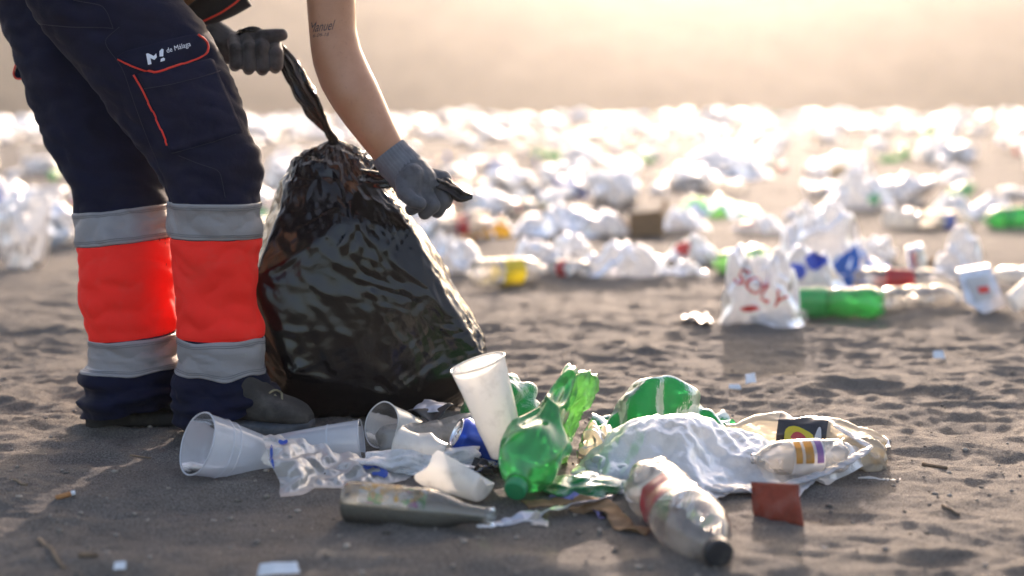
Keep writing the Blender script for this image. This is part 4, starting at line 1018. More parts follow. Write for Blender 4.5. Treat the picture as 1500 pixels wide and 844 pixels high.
# broken cup shard
def shard():
    o = thing('broken_cup', 'broken white cup with a torn side lying in front of the blue can', 'cup'); pr = densify(np.array([(.0, .001), (.026, 0), (.030, .003), (.047, .105)]), 34, 0); a = np.linspace(-2.2, 1.6, 64)
    tear = 1 - .30 * np.clip(np.abs(a + .3) / 1.9, 0, 1) ** 2 + .06 * np.sin(a * 5)
    z = pr[:, 1][:, None] * tear[None]; P = np.stack([pr[:, 0][:, None] * np.cos(a), pr[:, 0][:, None] * np.sin(a), z], -1)
    P = P * (1 + .10 * noise3(P[..., :1] * 18, P[..., 1:2] * 18, P[..., 2:] * 18, 2))
    link('wall', MB().grid(P, False).grid(P * np.array([.97, .97, 1]) + np.array([0, 0, .001]), False).mesh('shard_wall'), M['cup_white'], o); return o
o = shard(); q0 = GS(712, 738); q0.z += .030; q1 = GS(640, 728); q1.z += .052; q1.y += .02; orient(o, q0, q1); q_ = o.rotation_quaternion.inverted() @ Vector((0, -.7, -.7)); o.rotation_quaternion = o.rotation_quaternion @ Quaternion((0, 0, 1), math.atan2(q_.y, q_.x))
# glass bottle half full of sand
t = bottle('glass_bottle', 'clear glass bottle half full of sand with colourful label lying in front', 'bottle', .235, .0315, M['glass'], None, None, JAR, 0, 0, 0, 1, petal=False, ribs=False, rows=60)
orient(t, at(503, 733, 2.110), at(722, 757, 2.065), 0)
def glass_extras(t):
    L, Rr = .235, .0300; pr = densify(np.array(JAR) * np.array([Rr, L]), 50, 1)[3:-3]
    q = t.rotation_quaternion.inverted() @ Vector((0, 0, 1)); up = math.atan2(q.y, q.x)
    a = np.linspace(up + math.pi - 1.75, up + math.pi + 1.75, 36); P = np.stack([pr[:, 0][:, None] * np.cos(a), pr[:, 0][:, None] * np.sin(a), pr[:, 1][:, None] + 0 * a], -1)
    Q = np.concatenate([P, P[:, :1]], 1)
    link('sand_inside', MB().grid(Q, True, True, True).mesh('sand_inside'), M['sand_fill'], t)
    for (z0, z1, a0, a1, m) in ((.030, .135, -1.1, 1.25, 'glass_label'),):
        a = np.linspace(up + a0, up + a1, 20); z = np.linspace(z0, z1, 6); r = .0320
        P = np.stack([r * np.cos(a)[None] + 0 * z[:, None], r * np.sin(a)[None] + 0 * z[:, None], z[:, None] + 0 * a[None]], -1)
        link('label', MB().grid(P, False).mesh('label'), M[m], t)
glass_extras(t)
# torn film wrap with blue print, draped from the tumbler to the sand
def film():
    pts = lambda L: [at(*p) for p in L]
    rows = [pts([(390, 642, 2.40), (420, 640, 2.42), (470, 655, 2.43), (520, 668, 2.42), (570, 672, 2.42), (612, 676, 2.43)]),
            pts([(398, 672, 2.34), (430, 672, 2.33), (470, 680, 2.38), (520, 680, 2.37), (565, 684, 2.38), (608, 688, 2.40)]),
            pts([(412, 704, 2.29), (440, 706, 2.28), (470, 704, 2.33), (500, 700, 2.32), (545, 700, 2.33), (600, 699, 2.36)]),
            pts([(416, 735, 2.25), (436, 736, 2.25), (466, 726, 2.28), (500, 720, 2.29), (534, 716, 2.30), (590, 710, 2.33)])]
    A = np.array([[tuple(p) for p in r] for r in rows]); n, m = 45, 85
    B = np.stack([smoothpath(r, m, 1) for r in A]); C = np.stack([smoothpath(B[:, j], n, 1) for j in range(m)], 1)
    C = crumple_mr(C, 2, False, (1.15, 1.12), 1.02, 80, 20, .02, .2, .010, 26, 3, floor=lambda x, y: hs(x, y) + .002)
    o0 = GS(470, 715); o = MB().grid(C - np.array(o0), False).build('film_wrap', M['clear_film']); o.location = o0
    tag(o, 'crumpled dirty clear film wrap with blue print draped before the tumbler', 'plastic wrap')
    bpy.context.view_layer.update(); bv = bvh_of([o])
    for (x0, y0, x1, y1) in ((536, 672, 556, 690), (552, 676, 570, 696), (548, 690, 562, 700), (410, 644, 420, 654), (395, 660, 402, 690)):
        a = np.linspace(0, 2 * math.pi, 18, endpoint=False); V = []
        for q in (.02, .35, .7, 1.0):
            for k in range(18):
                r = q * (1 + .4 * math.sin(a[k] * 2 + x0) + .2 * math.sin(a[k] * 3 + y0)); X, Y = (x0 + x1) / 2 + r * (x1 - x0) / 2 * math.cos(a[k]), (y0 + y1) / 2 + r * (y1 - y0) / 2 * math.sin(a[k])
                p = project(bv, X, Y, .0015); V.append(np.array(p if p is not None else (V[-1] + np.array(o0) if V else at(X, Y, 2.38))) - np.array(o0))
        MB().add(np.array(V), gridfaces(4, 18).tolist()).build('blue_print', M['label_blue'], o)
film()
# big limp white carrier bag over its contents
pA = G(985, 668); pB = G(1190, 690)
outl = [G(862, 702), G(905, 722), G(965, 726), G(1035, 731), G(1095, 727), G(1160, 722), G(1222, 704), G(1272, 684), G(1290, 662), G(1268, 650), G(1205, 642), G(1120, 634), G(1050, 628), G(985, 630), G(925, 640), G(880, 660), G(858, 682)]
bumps = [(at(985, 650, 2.40).x, 2.41, .13, .11, .125), (at(1070, 650, 2.4).x, 2.43, .10, .10, .085), (at(1190, 660, 2.42).x, 2.41, .12, .055, .060), (at(1265, 660, 2.42).x, 2.44, .06, .06, .045)]
wb_, WP = mound_bag('carrier_bag', 'big limp white carrier bag spread over bottles beside the red label bottle', M['white_film_big'], outl, bumps, growth=1.10, seed=4, n=81, nu=220, amp=.014, freq=11, attract=.018, mr=4, fine=1.06)
# its rolled edge and handle strands
def strand(name, pts, w, parent, mat, seed, flat=.35):
    P = tube_grid(smoothpath(pts, 50, 1), np.interp(np.linspace(0, 1, 50), [0, .1, .9, 1], [w * .5, w, w, w * .4]), 24, flat)
    P = crumple(P, True, 1.08, 1.06, 30, .03, .2, .004, 60, seed); link(name, MB().grid(P - np.array(parent.location), True, True, True).mesh(name), mat, parent)
strand('handle', [at(1150, 710, 2.30), at(1195, 698, 2.31), at(1240, 678, 2.34), at(1276, 655, 2.38)], .010, wb_, M['white_film_b'], 3)
strand('handle', [at(1276, 655, 2.38), at(1250, 640, 2.42), at(1222, 622, 2.46)], .006, wb_, M['white_film_b'], 5)
strand('rolled_edge', [at(866, 672, 2.38), at(872, 690, 2.34), at(885, 704, 2.30), at(910, 716, 2.27)], .014, wb_, M['white_film'], 7)
strand('rolled_edge', [at(1020, 715, 2.27), at(1060, 716, 2.26), at(1110, 716, 2.27), at(1160, 716, 2.29)], .015, wb_, M['white_film'], 8)
# bottle with orange and violet label inside the bag mouth
t = bottle('plastic_bottle', 'clear bottle with orange and violet label poking from the white bag', 'bottle', .17, .031, M['pet_clear'], None, M['label_white'], PET, .1, 0, 0, 15, labz=(.30, .62))
orient(t, at(1240, 668, 2.37), at(1108, 672, 2.34), 0)
for k, (m, z0, z1) in enumerate((('label_orange', .30, .39), ('label_orange', .42, .49), ('label_violet', .20, .27))):
    q = t.rotation_quaternion.inverted() @ Vector((0, -1, .55)); up = math.atan2(q.y, q.x); a = np.linspace(up - .6, up + .7, 14); z = np.linspace(z0 * .17 + .02, z1 * .17 + .02, 5); r = .0325
    link('label_print', MB().grid(np.stack([r * np.cos(a)[None] + 0 * z[:, None], r * np.sin(a)[None] + 0 * z[:, None], z[:, None] + 0 * a[None]], -1), False).mesh('label'), M[m], t)
# bottle behind the bag with black and yellow label
t = bottle('plastic_bottle', 'clear crumpled bottle with black and yellow label behind the white bag', 'bottle', .29, .046, M['pet_cream'], None, M['label_black'], PET, .28, .25, 0, 17, labz=(.36, .66), fz=(-.1, .3), cf=20., rows=90, nu=64)
orient(t, at(1300, 658, 2.47), at(1060, 630, 2.56), .3)
q = t.rotation_quaternion.inverted() @ Vector((0, -1, .45)); up = math.atan2(q.y, q.x)
for k, (m, z0, z1, a0, a1) in enumerate((('label_yellow', .128, .180, -.55, .25), ('label_red', .140, .166, -.30, .02), ('label_white', .112, .124, -.5, .3))):
    th = np.linspace(0, 2 * math.pi, 20, endpoint=False); V = []
    for q in (.02, .4, .75, 1.0):
        w = q * (1 + .12 * np.sin(th * 3 + k)); aa_ = up + (a0 + a1) / 2 + w * (a1 - a0) / 2 * np.cos(th); zz_ = (z0 + z1) / 2 + w * (z1 - z0) / 2 * np.sin(th); r = .0464 + .0003 * k
        V.append(np.stack([r * np.cos(aa_), r * np.sin(aa_), zz_], -1))
    link('label_print', MB().grid(np.array(V), True).mesh('label'), M[m], t)
t = bottle('plastic_bottle', 'crumpled cream bottle base sticking out past the black label bottle', 'bottle', .15, .042, M['pet_cream'], None, None, PET, .5, .2, 0, 23, fz=(-.1, .5), cf=24., rows=80, nu=64)
orient(t, at(1296, 678, 2.42), at(1200, 662, 2.50), 1.0)
# cream crumpled plastic at the bag's other side
bm = bag_mesh(31, 64, 40, (1, .8, .8), 1.22, .35, tail=False); o = link('crushed_tub', bm, M['pet_cream']); o.location = GS(884, 700); o.scale = (.075, .075, .105); o.location.y += .06
tag(o, 'crushed cream translucent tub between green bottle and white bag', 'tub')
# green bag behind the white one
outl = [G(868, 648), G(905, 652), G(950, 655), G(1000, 650), G(1050, 638), G(1066, 622), G(1040, 612), G(985, 606), G(930, 610), G(885, 622), G(866, 636)]
gb, GP = mound_bag('green_bag', 'crumpled bright green plastic bag lying behind the white carrier bag', M['green_film'], outl, [(at(972, 600, 2.64).x, 2.63, .10, .09, .125), (at(915, 610, 2.6).x, 2.58, .09, .07, .06), (at(1040, 600, 2.66).x, 2.66, .08, .07, .06)], growth=1.28, seed=14, n=49, nu=132, amp=.030, freq=20, attract=.008, mr=2, fine=1.04)
bm = bag_mesh(37, 64, 40, (1, .7, .8), 1.14, .15, tail=False); o = link('green_bag', bm, M['green_film']); o.location = GS(735, 640); o.location.y += .02; o.scale = (.135, .12, .15); o.location.z += .01
tag(o, 'crumpled green plastic bag bulging behind the tall white cup', 'bag')
# clear bottle with faded red label
t = bottle('plastic_bottle', 'big clear contour bottle with faded red label and dark cap', 'bottle', .335, .0535, M['pet_clear'], M['cap_dark'], M['label_pink'], CONTOUR, .10, .05, 0, 19, labz=(.30, .52), rows=110, nu=80, capscale=1.25)
q_ = GS(1066, 846); q_.z += .021; orient(t, at(950, 705, 2.215), q_, .4)
# brick red card
sheet_thing('card_piece', 'brick red piece of card standing in the sand before the bag', 'card', [at(1104, 756, GS(1104, 756).y + .005), at(1178, 772, GS(1178, 772).y + .005), at(1169, 709, GS(1178, 772).y + .03), at(1101, 706, GS(1104, 756).y + .03)], 12, 12, M['red_card'], .006, 2, thick=.002)
# ribbed white fragment
t = cup('cup_fragment', 'small ribbed white cup fragment lying past the crumpled bottle', .016, .012, .07, M['cup_white'], .3, 21, ribs=2); orient(t, at(1256, 707, 2.38), at(1313, 712, 2.36))
# twisted torn packaging strip in front of the green bottle
def strip(name, label, pts, width, mat, seed, tw=1.0):
    Q = smoothpath(pts, 60, 1); n = len(Q); T = np.gradient(Q, axis=0); T /= np.linalg.norm(T, axis=1)[:, None]
    ang = tw * np.linspace(-1, 1, n) + .9 * noise2(np.linspace(0, 5, n), np.zeros(n), seed); S = np.cross(T, np.array([0, 0, 1.])); S /= np.linalg.norm(S, axis=1)[:, None]; B = np.cross(S, T)
    D = S * np.cos(ang)[:, None] + B * np.sin(ang)[:, None]; w = width * (1 + .5 * noise2(np.linspace(0, 7, n), np.zeros(n), seed + 3))
    P = np.stack([Q + D * (w * s)[:, None] for s in np.linspace(-.5, .5, 9)], 1)
    P = crumple(P, False, 1.05, 1.05, 25, .04, .2, .004, 60, seed, floor=lambda x, y: hs(x, y) + .001)
    nn = grid_normals(P, False); o0 = Vector(tuple(P.reshape(-1, 3).mean(0)))
    ring = np.concatenate([P, (P + nn * .001)[:, ::-1]], 1)
    o = MB().grid(ring - np.array(o0), True, True, True).build(name, mat); o.location = o0; tag(o, label, 'packaging'); return o
strip('torn_packaging', 'torn silver packaging strip lying on the sand below the green cap', [at(706, 780, 2.10), at(752, 766, 2.10), at(800, 748, 2.13), at(850, 738, 2.15), at(896, 734, 2.17)], .022, M['foil'], 3)
strip('torn_packaging', 'twisted brown carton strip running under the red label bottle', [at(838, 742, 2.17), at(880, 738, 2.15), at(902, 752, 2.12), at(915, 776, 2.08), at(950, 790, 2.06)], .034, M['brown_card'], 6, .6)
strip('torn_packaging', 'brown carton strip lying behind the silver strip', [at(770, 752, 2.17), at(810, 740, 2.19), at(850, 735, 2.20)], .030, M['brown_card'], 9, .6)
strip('torn_packaging', 'curled purple wrapper strip beside the carton strip', [at(806, 728, 2.22), at(840, 726, 2.21), at(868, 742, 2.17), at(880, 762, 2.12)], .016, M['purple_foil'], 12)
strip('torn_packaging', 'crumpled clear scrap standing in front of the silver strip', [at(778, 756, 2.11), at(792, 768, 2.10), at(788, 783, 2.09)], .024, M['clear_film'], 15)
strip('torn_packaging', 'blue and black wrapper squeezed under the blue can', [at(672, 686, 2.38), at(700, 690, 2.36), at(728, 690, 2.36)], .035, M['label_blue'], 18)
strip('torn_packaging', 'dark crumpled foil squeezed behind the broken cup', [at(690, 682, 2.37), at(712, 684, 2.34), at(735, 692, 2.33)], .03, M['wrapper_dark'], 21)
bm = bag_mesh(44, 56, 36, (1, .7, .35), 1.2, .35, tail=False); o = link('green_bag', bm, M['green_film']); o.location = GS(850, 722); o.scale = (.12, .10, .09); tag(o, 'limp green film lying flat under the crushed green bottle', 'bag')
bm = bag_mesh(46, 56, 36, (1, .6, .3), 1.2, .35, tail=False); o = link('film_wrap', bm, M['white_film_b']); o.location = GS(640, 690); o.scale = (.16, .12, .09); tag(o, 'dirty white film crumpled under the dusty clear bottle', 'plastic wrap')
bm = bag_mesh(48, 56, 36, (1, .6, .4), 1.2, .35, tail=True); o = link('film_wrap', bm, M['white_film_big']); o.location = GS(585, 690); o.scale = (.15, .11, .10); tag(o, 'dirty rolled white film between the glass bottle and dusty bottle', 'plastic wrap')
t = cup('plastic_cup', 'squashed white cup lying between the broken cup and blue can', .036, .026, .09, M['cup_white'], .35, 27); q_ = GS(655, 690); q_.z += .028; orient(t, q_, q_ + Vector((-.085, .02, .018)))
bm = bag_mesh(49, 56, 36, (1, .7, .5), 1.2, .35, tail=False); o = link('film_wrap', bm, M['white_film']); o.location = GS(905, 705); o.scale = (.11, .09, .09); tag(o, 'crumpled white film tucked between big clear bottle and white bag', 'plastic wrap')
strip('torn_packaging', 'short white wrapper strip lying at the glass bottle mouth', [at(700, 776, 2.08), at(722, 770, 2.09), at(748, 768, 2.10)], .012, M['paper'], 27)
# bits in the sand
def bit(name, label, cat, px, py, w, h, mat, rot=0.0, seed=1, lift=.004):
    p = GS(px, py); s = 2083. / p.y; hw = w / s / 2; hh = h / s
    c, d = math.cos(rot), math.sin(rot)
    cs = [Vector((p.x - hw * c, p.y - hw * d, p.z + lift)), Vector((p.x + hw * c, p.y + hw * d, p.z + lift)), Vector((p.x + hw * c * .8, p.y + hw * d + hh * .6, p.z + lift + hh * .8)), Vector((p.x - hw * c * .9, p.y - hw * d + hh * .6, p.z + lift + hh * .75))]
    return sheet_thing(name, label, cat, cs, 8, 10, mat, .006, seed, growth=1.05)
bit('paper_scrap', 'folded white paper scrap in the sand before the glass bottle', 'paper', 408, 846, 62, 18, M['paper'], .2, 3)
bit('paper_scrap', 'tiny white paper scrap beside a thin twig', 'paper', 175, 838, 18, 12, M['paper'], .3, 5)
bit('paper_scrap', 'white plastic scrap standing on bare sand behind the green bag', 'scrap', 1100, 564, 20, 16, M['paper'], .5, 7)
bit('paper_scrap', 'pale flat scrap lying next to the standing white scrap', 'scrap', 1077, 573, 18, 8, M['paper'], -.3, 9)
bit('paper_scrap', 'single white scrap on bare sand beyond the crumpled bottle', 'scrap', 1376, 527, 18, 12, M['paper'], .1, 11)
def twig(label, a, b, rad, mat=None, name='twig', cat='twig'):
    A, B = GS(*a), GS(*b); pts = [A.lerp(B, k / 7) for k in range(8)]
    pts = [Vector((p.x + .002 * math.sin(k * 2.1), p.y, max(p.z, hsf(p.x, p.y)) + rad * .7)) for k, p in enumerate(pts)]
    o = MB().tube([np.array(p - A) for p in smoothpath(pts, 14, 1).tolist() and [Vector(q) for q in smoothpath(pts, 14, 1)]], list(np.linspace(rad, rad * .7, 14)), 8).build(name, mat or M['twig']); o.location = A; tag(o, label, cat); return o
twig('thin straight dry twig lying on the sand near the tiny paper scrap', (58, 792), (92, 834), .0034)
twig('short thick brown twig end half buried in sand', (116, 828), (142, 816), .0045)
twig('dark curved twig on sand past the ribbed cup fragment', (1352, 682), (1386, 688), .004)
twig('thin pale stick on the sand beside the front boot', (190, 668), (220, 672), .002)
twig('small dark stick lying on sand behind the cigarette butt', (15, 706), (38, 712), .003)
twig('little pale twig on sand near the dark curved twig', (1380, 742), (1404, 756), .0025)
c = thing('cigarette_butt', 'orange filter cigarette butt lying on the sand', 'cigarette butt', GS(96, 730))
A, B = GS(82, 733), GS(110, 726); A.z += .004; B.z += .005; Mid = A.lerp(B, .78); o0 = Vector(c.location)
MB().tube([A - o0, Mid - o0], .0042, 12).build('filter', M['butt_orange'], c); MB().tube([Mid - o0, B - o0], .0040, 12).build('paper_end', M['paper'], c)
# ------------------------------------------------------------------ litter further back
def put_bag(name, label, px, pyb, w, h, mat, seed, cat='bag', group=None, lobes=.3, tail=True, growth=1.14, turn=None, dep=.8):
    p = GS(px, pyb); s = FPX / p.y; me = bag_mesh(seed, 64, 40, (1, dep, .75), growth, lobes, tail=tail)
    V = np.array([v.co[:] for v in me.vertices]); ex = np.ptp(V, axis=0)
    o = link(name, me, mat); o.location = p + Vector((0, w / s * .35, -.01)); k = 1 + .35 * w / s / p.y
    o.scale = (w / s / ex[0] * k, w / s / ex[0] * k, h / s / ex[2] * k); return tag(o, label, cat, group)
def put_bottle(name, label, a, b, rpx, body, cap=None, lab=None, seed=1, prof=PET, crush=.12, flat=.1, group=None, labz=(.4, .57), lift=.9):
    A, B = GS(*a), GS(*b); r = rpx * A.y / FPX; A.z += r * lift; B.z += r * lift * .75; L = (B - A).length
    t = bottle(name, label, 'bottle', L, r, body, cap, lab, prof, crush, flat, 0, seed, labz, nu=32, rows=50, group=group); orient(t, A, B, seed * 1.3); return t
def print_on(o, V, F, org, ux, uy, mat, name, off=.004):
    bpy.context.view_layer.update(); bv = bvh_of([o]); inv = o.matrix_world.inverted(); out = []; ok = None
    for v in V:
        p = project(bv, org[0] + v[0] * ux[0] + v[1] * uy[0], org[1] + v[0] * ux[1] + v[1] * uy[1], off)
        if p is None: p = ok or o.location
        ok = p; out.append(inv @ p)
    return link(name, MB().add(np.array([tuple(q) for q in out]), F).mesh(name, False), mat, o)
def blotch(o, cx, cy, w, h, mat, name='printed_patch', seed=1, off=.004):
    a = np.linspace(0, 2 * math.pi, 18, endpoint=False); r = 1 + .35 * noise2(np.cos(a) * 2, np.sin(a) * 2, seed)
    rings = [np.stack([np.cos(a) * r * q * w / 2, np.sin(a) * r * q * h / 2, 0 * a], -1) for q in (.02, .35, .7, 1.0)]
    return print_on(o, np.array(rings).reshape(-1, 3), gridfaces(4, 18).tolist() + [list(range(18))], (cx, cy), (1, 0), (0, -1), mat, name, off)
def put_mound(name, label, px, pyb, w, h, mat, seed, peak=0.0, cat='bag', growth=1.16, dep=.6, twin=None):
    p = GS(px, pyb); s = p.y / FPX; hw = w * s / 2 * 1.1; hd = hw * dep; cy = p.y + hd; r_ = np.random.default_rng(seed)
    out = [(p.x + hw * (1 + .16 * r_.uniform(-1, 1)) * math.cos(a), cy + hd * (1 + .2 * r_.uniform(-1, 1)) * math.sin(a)) for a in np.linspace(0, 2 * math.pi, 14, endpoint=False)]
    H = h * s * .80; b = [(p.x + peak * hw, cy, hw * .80, hd * .95, H)]
    for k in range(3): b.append((p.x + r_.uniform(-.6, .6) * hw, cy + r_.uniform(-.4, .3) * hd, hw * .5, hd * .6, H * r_.uniform(.6, .95)))
    if twin: b.append((p.x + twin[0] * hw, cy, hw * .3, hd * .5, H * twin[1]))
    o, _ = mound_bag(name, label, mat, out, b, n=49, nu=112, growth=growth, seed=seed, amp=.10 * w * s, freq=4.5 / (w * s), edge=.16, cat=cat, attract=.018, mr=2, fine=1.006, rough=.42); return o
# the clump beyond the bare sand
o = put_mound('carrier_bag', 'huge milky carrier bag standing behind the blue printed bag', 1198, 418, 160, 136, M['white_film_b'], 51, .15)
o = put_mound('carrier_bag', 'white bag with red lettering at the end of the litter clump', 1122, 476, 112, 148, M['white_film'], 53, -.3, growth=1.12)
tv, tf = textmesh('SOLY', 36, .1, .03); print_on(o, tv, tf, (1074, 412), (.80, .50), (.40, -.85), M['print_red'], 'red_lettering', .008)
blotch(o, 1098, 452, 26, 9, M['print_red'], seed=3)
o = put_mound('carrier_bag', 'white bag with blue printed patches beside the red lettered bag', 1190, 452, 124, 110, M['white_film'], 55, .0, growth=1.09)
blotch(o, 1196, 382, 32, 28, M['print_blue'], seed=5); blotch(o, 1164, 398, 34, 24, M['print_blue'], seed=6); blotch(o, 1148, 416, 20, 26, M['print_blue'], seed=7)
put_mound('blue_bag', 'crumpled blue plastic bag heaped over the red labelled bottle', 1266, 422, 112, 76, M['blue_film'], 57, -.1)
put_mound('carrier_bag', 'white crumpled bag with tan contents above the silver carton', 1404, 410, 80, 92, M['white_film'], 59, .2)
put_bag('paper_bag', 'tan crumpled paper lying against the upright white bag', 1388, 405, 56, 30, M['brown_card'], 60, 'paper', lobes=.3, growth=1.08)
put_bag('carrier_bag', 'grey white film bag behind the silver can', 1292, 385, 70, 40, M['white_film_b'], 61)
put_bottle('plastic_bottle', 'grey clear bottle with red label lying under the blue bag', (1252, 430), (1402, 428), 21, M['pet_clear'], None, M['label_red'], 4, labz=(.25, .52))
put_bottle('plastic_bottle', 'green bottle with green label lying before the printed bags', (1296, 466), (1132, 458), 25, M['pet_green'], None, M['label_green'], 5, crush=.15, labz=(.5, .8))
put_bottle('plastic_bottle', 'clear label-free bottle lying next to the green bottle base', (1290, 458), (1412, 446), 20, M['pet_clear'], None, None, 6)
put_bottle('plastic_bottle', 'small clear bottle lying before the red lettered bag', (1180, 474), (1100, 474), 12, M['pet_clear'], None, None, 7)
t = can('drink_can', 'silver drink can standing tilted in the litter clump', M['can_silver'], .05, 4); A = GS(1348, 420); A.z += .03; orient(t, A, A + Vector((-.030, 0, .125)), 1.0); t.scale = (1.05,) * 3
def carton():
    A = GS(1448, 462); o = thing('drink_carton', 'flattened silver and white carton leaning at the clump end', 'carton', A); bmx = MB()
    s = A.y / FPX; pts = [(-40, 62), (8, 70), (30, 14), (-2, 0), (-30, 18)]
    f = [np.array((x * s, .02 + y * s * .25, y * s)) for x, y in pts]; b = [p + np.array((.01, .05, .004)) for p in f]; n = len(f)
    bmx.add(np.array(f + b), [list(range(n)), list(range(n, 2 * n))[::-1]] + [[k, (k + 1) % n, n + (k + 1) % n, n + k] for k in range(n)]); link('board', bmx.mesh('carton', False), M['foil'], o)
    link('printed_panel', MB().add(np.array([np.array((x * s, .012 + y * s * .25, y * s)) for x, y in [(-30, 52), (2, 58), (14, 26), (-14, 20)]]), [[0, 1, 2, 3]]).mesh('panel', False), M['label_white'], o)
    link('printed_mark', MB().add(np.array([np.array((x * s, .009 + y * s * .25, y * s)) for x, y in [(-14, 40), (2, 42), (5, 33), (-10, 31)]]), [[0, 1, 2, 3]]).mesh('mark', False), M['print_red'], o)
carton()
put_bottle('plastic_bottle', 'white bottle with red cap lying past the carton', (1530, 420), (1452, 412), 15, M['cup_white'], M['cap_red'], None, 8)
t = cup('plastic_cup', 'white cup lying past the carton beside the red capped bottle', .045, .03, .12, M['cup_white'], .03, 4); A = GS(1484, 466); A.z += .04; orient(t, A + Vector((0, .02, 0)), A + Vector((.09, .03, .06)))
A = [GS(x, y, .006) for x, y in ((1002, 478), (1186, 474), (1180, 466), (1040, 470))]
sheet_thing('torn_packaging', 'long dark torn wrapper lying before the red lettered bag', 'packaging', A, 8, 30, M['foil'], .03, 4, growth=1.05)
A = [GS(x, y, .012) for x, y in ((998, 476), (1042, 478), (1040, 468), (1000, 468))]
sheet_thing('torn_packaging', 'dark green wrapper end at the tip of the long torn wrapper', 'packaging', A, 8, 12, M['wrapper_dark'], .02, 8, growth=1.05)
# the row of bags along the edge of the bare sand
rows = [('carrier_bag', 'white bag at the edge of bare sand behind the bin bag', 655, 402, 96, 84, 'white_film', 71), ('carrier_bag', 'white puffed bag beside the yellow labelled bottle', 785, 402, 100, 62, 'white_film', 73),
        ('yellow_bag', 'bright yellow crumpled plastic bag in the litter field', 718, 348, 74, 40, 'yellow_film', 75), ('carrier_bag', 'milky tied bag full of rubbish in the first litter row', 918, 408, 136, 68, 'white_film_b', 77),
        ('carrier_bag', 'narrow white bag leaning on the milky tied bag', 846, 398, 58, 58, 'white_film', 79), ('carrier_bag', 'long white bag stretched behind the yellow bag', 838, 342, 160, 58, 'white_film', 81),
        ('carrier_bag', 'white bag with red printed patch next to milky tied bag', 1016, 388, 76, 52, 'white_film', 83), ('carrier_bag', 'small bluish bag at the foot of the red patched bag', 1008, 404, 62, 28, 'white_film_b', 84),
        ('green_bag', 'pale green film bag heaped behind the huge milky bag', 1066, 322, 118, 34, 'pet_green_pale', 85), ('carrier_bag', 'grey white crumpled bag with dark red scrap behind huge milky bag', 1122, 342, 76, 36, 'white_film_b', 87),
        ('carrier_bag', 'pointed little white bag on bare sand behind huge milky bag', 1166, 334, 34, 30, 'white_film', 89), ('carrier_bag', 'round milky bag with green print standing alone on bare sand', 1266, 306, 94, 78, 'white_film_b', 91),
        ('carrier_bag', 'low white bag beside the green printed round bag', 1226, 290, 44, 26, 'white_film', 92), ('carrier_bag', 'little grey bag lying alone on a bare patch of sand', 1410, 276, 46, 30, 'white_film_b', 93),
        ('carrier_bag', 'white bag lying over the row of bottles by the sand edge', 1400, 326, 66, 44, 'white_film', 94), ('carrier_bag', 'pinkish white bag at the end of the bottle row', 1462, 318, 74, 46, 'white_film', 95),
        ('carrier_bag', 'tall dirty white bag standing behind the far leg', 22, 394, 84, 112, 'white_film_b', 96), ('carrier_bag', 'pale bag squeezed behind the tall dirty white bag', 96, 350, 52, 44, 'white_film', 97),
        ('paper_bag', 'orange crumpled paper in front of the tall dirty bag', 60, 360, 36, 24, 'orange', 98), ('carrier_bag', 'wide white bag heaped in the middle of the field', 1060, 262, 140, 60, 'white_film_b', 99),
        ('carrier_bag', 'white bag lying behind the brown box', 1000, 345, 70, 42, 'white_film', 101), ('carrier_bag', 'white bag touching the gloved hand side of the bin bag', 640, 350, 70, 40, 'white_film', 103)]
OBJ = {}
for nm, lb, x, y, w, h, m, sd in rows: OBJ[sd] = (put_mound if w > 60 and sd not in (96,) else put_bag)(nm, lb, x, y, w, h, M[m], sd, cat='paper' if nm == 'paper_bag' else 'bag')
blotch(OBJ[83], 1000, 362, 22, 26, M['print_red'], seed=2); blotch(OBJ[91], 1280, 292, 18, 14, M['print_green'], seed=4); blotch(OBJ[87], 1090, 326, 24, 10, M['label_red'], seed=9)
put_bottle('plastic_bottle', 'clear bottle with broad yellow label lying on the sand edge', (690, 420), (800, 408), 21, M['pet_clear'], None, M['label_yellow'], 11, labz=(.36, .62), crush=.05)
put_bottle('plastic_bottle', 'bright green bottle lying beside the red patched bag', (1054, 404), (1128, 384), 19, M['pet_green_pale'], None, M['label_green'], 12)
put_bottle('plastic_bottle', 'blue capped bottle lying against the milky tied bag', (862, 408), (796, 400), 14, M['pet_clear'], M['cap_blue'], M['label_red'], 13)
put_bottle('plastic_bottle', 'white bottle leading the bottle row by the sand edge', (1296, 336), (1350, 334), 17, M['cup_white'], None, None, 14)
put_bottle('plastic_bottle', 'clear bottle with blue label in the bottle row', (1340, 336), (1424, 334), 15, M['pet_clear'], None, M['label_blue'], 15)
put_bottle('plastic_bottle', 'emerald green bottle closing the bottle row', (1510, 332), (1440, 334), 17, M['pet_green'], None, M['label_green'], 16)
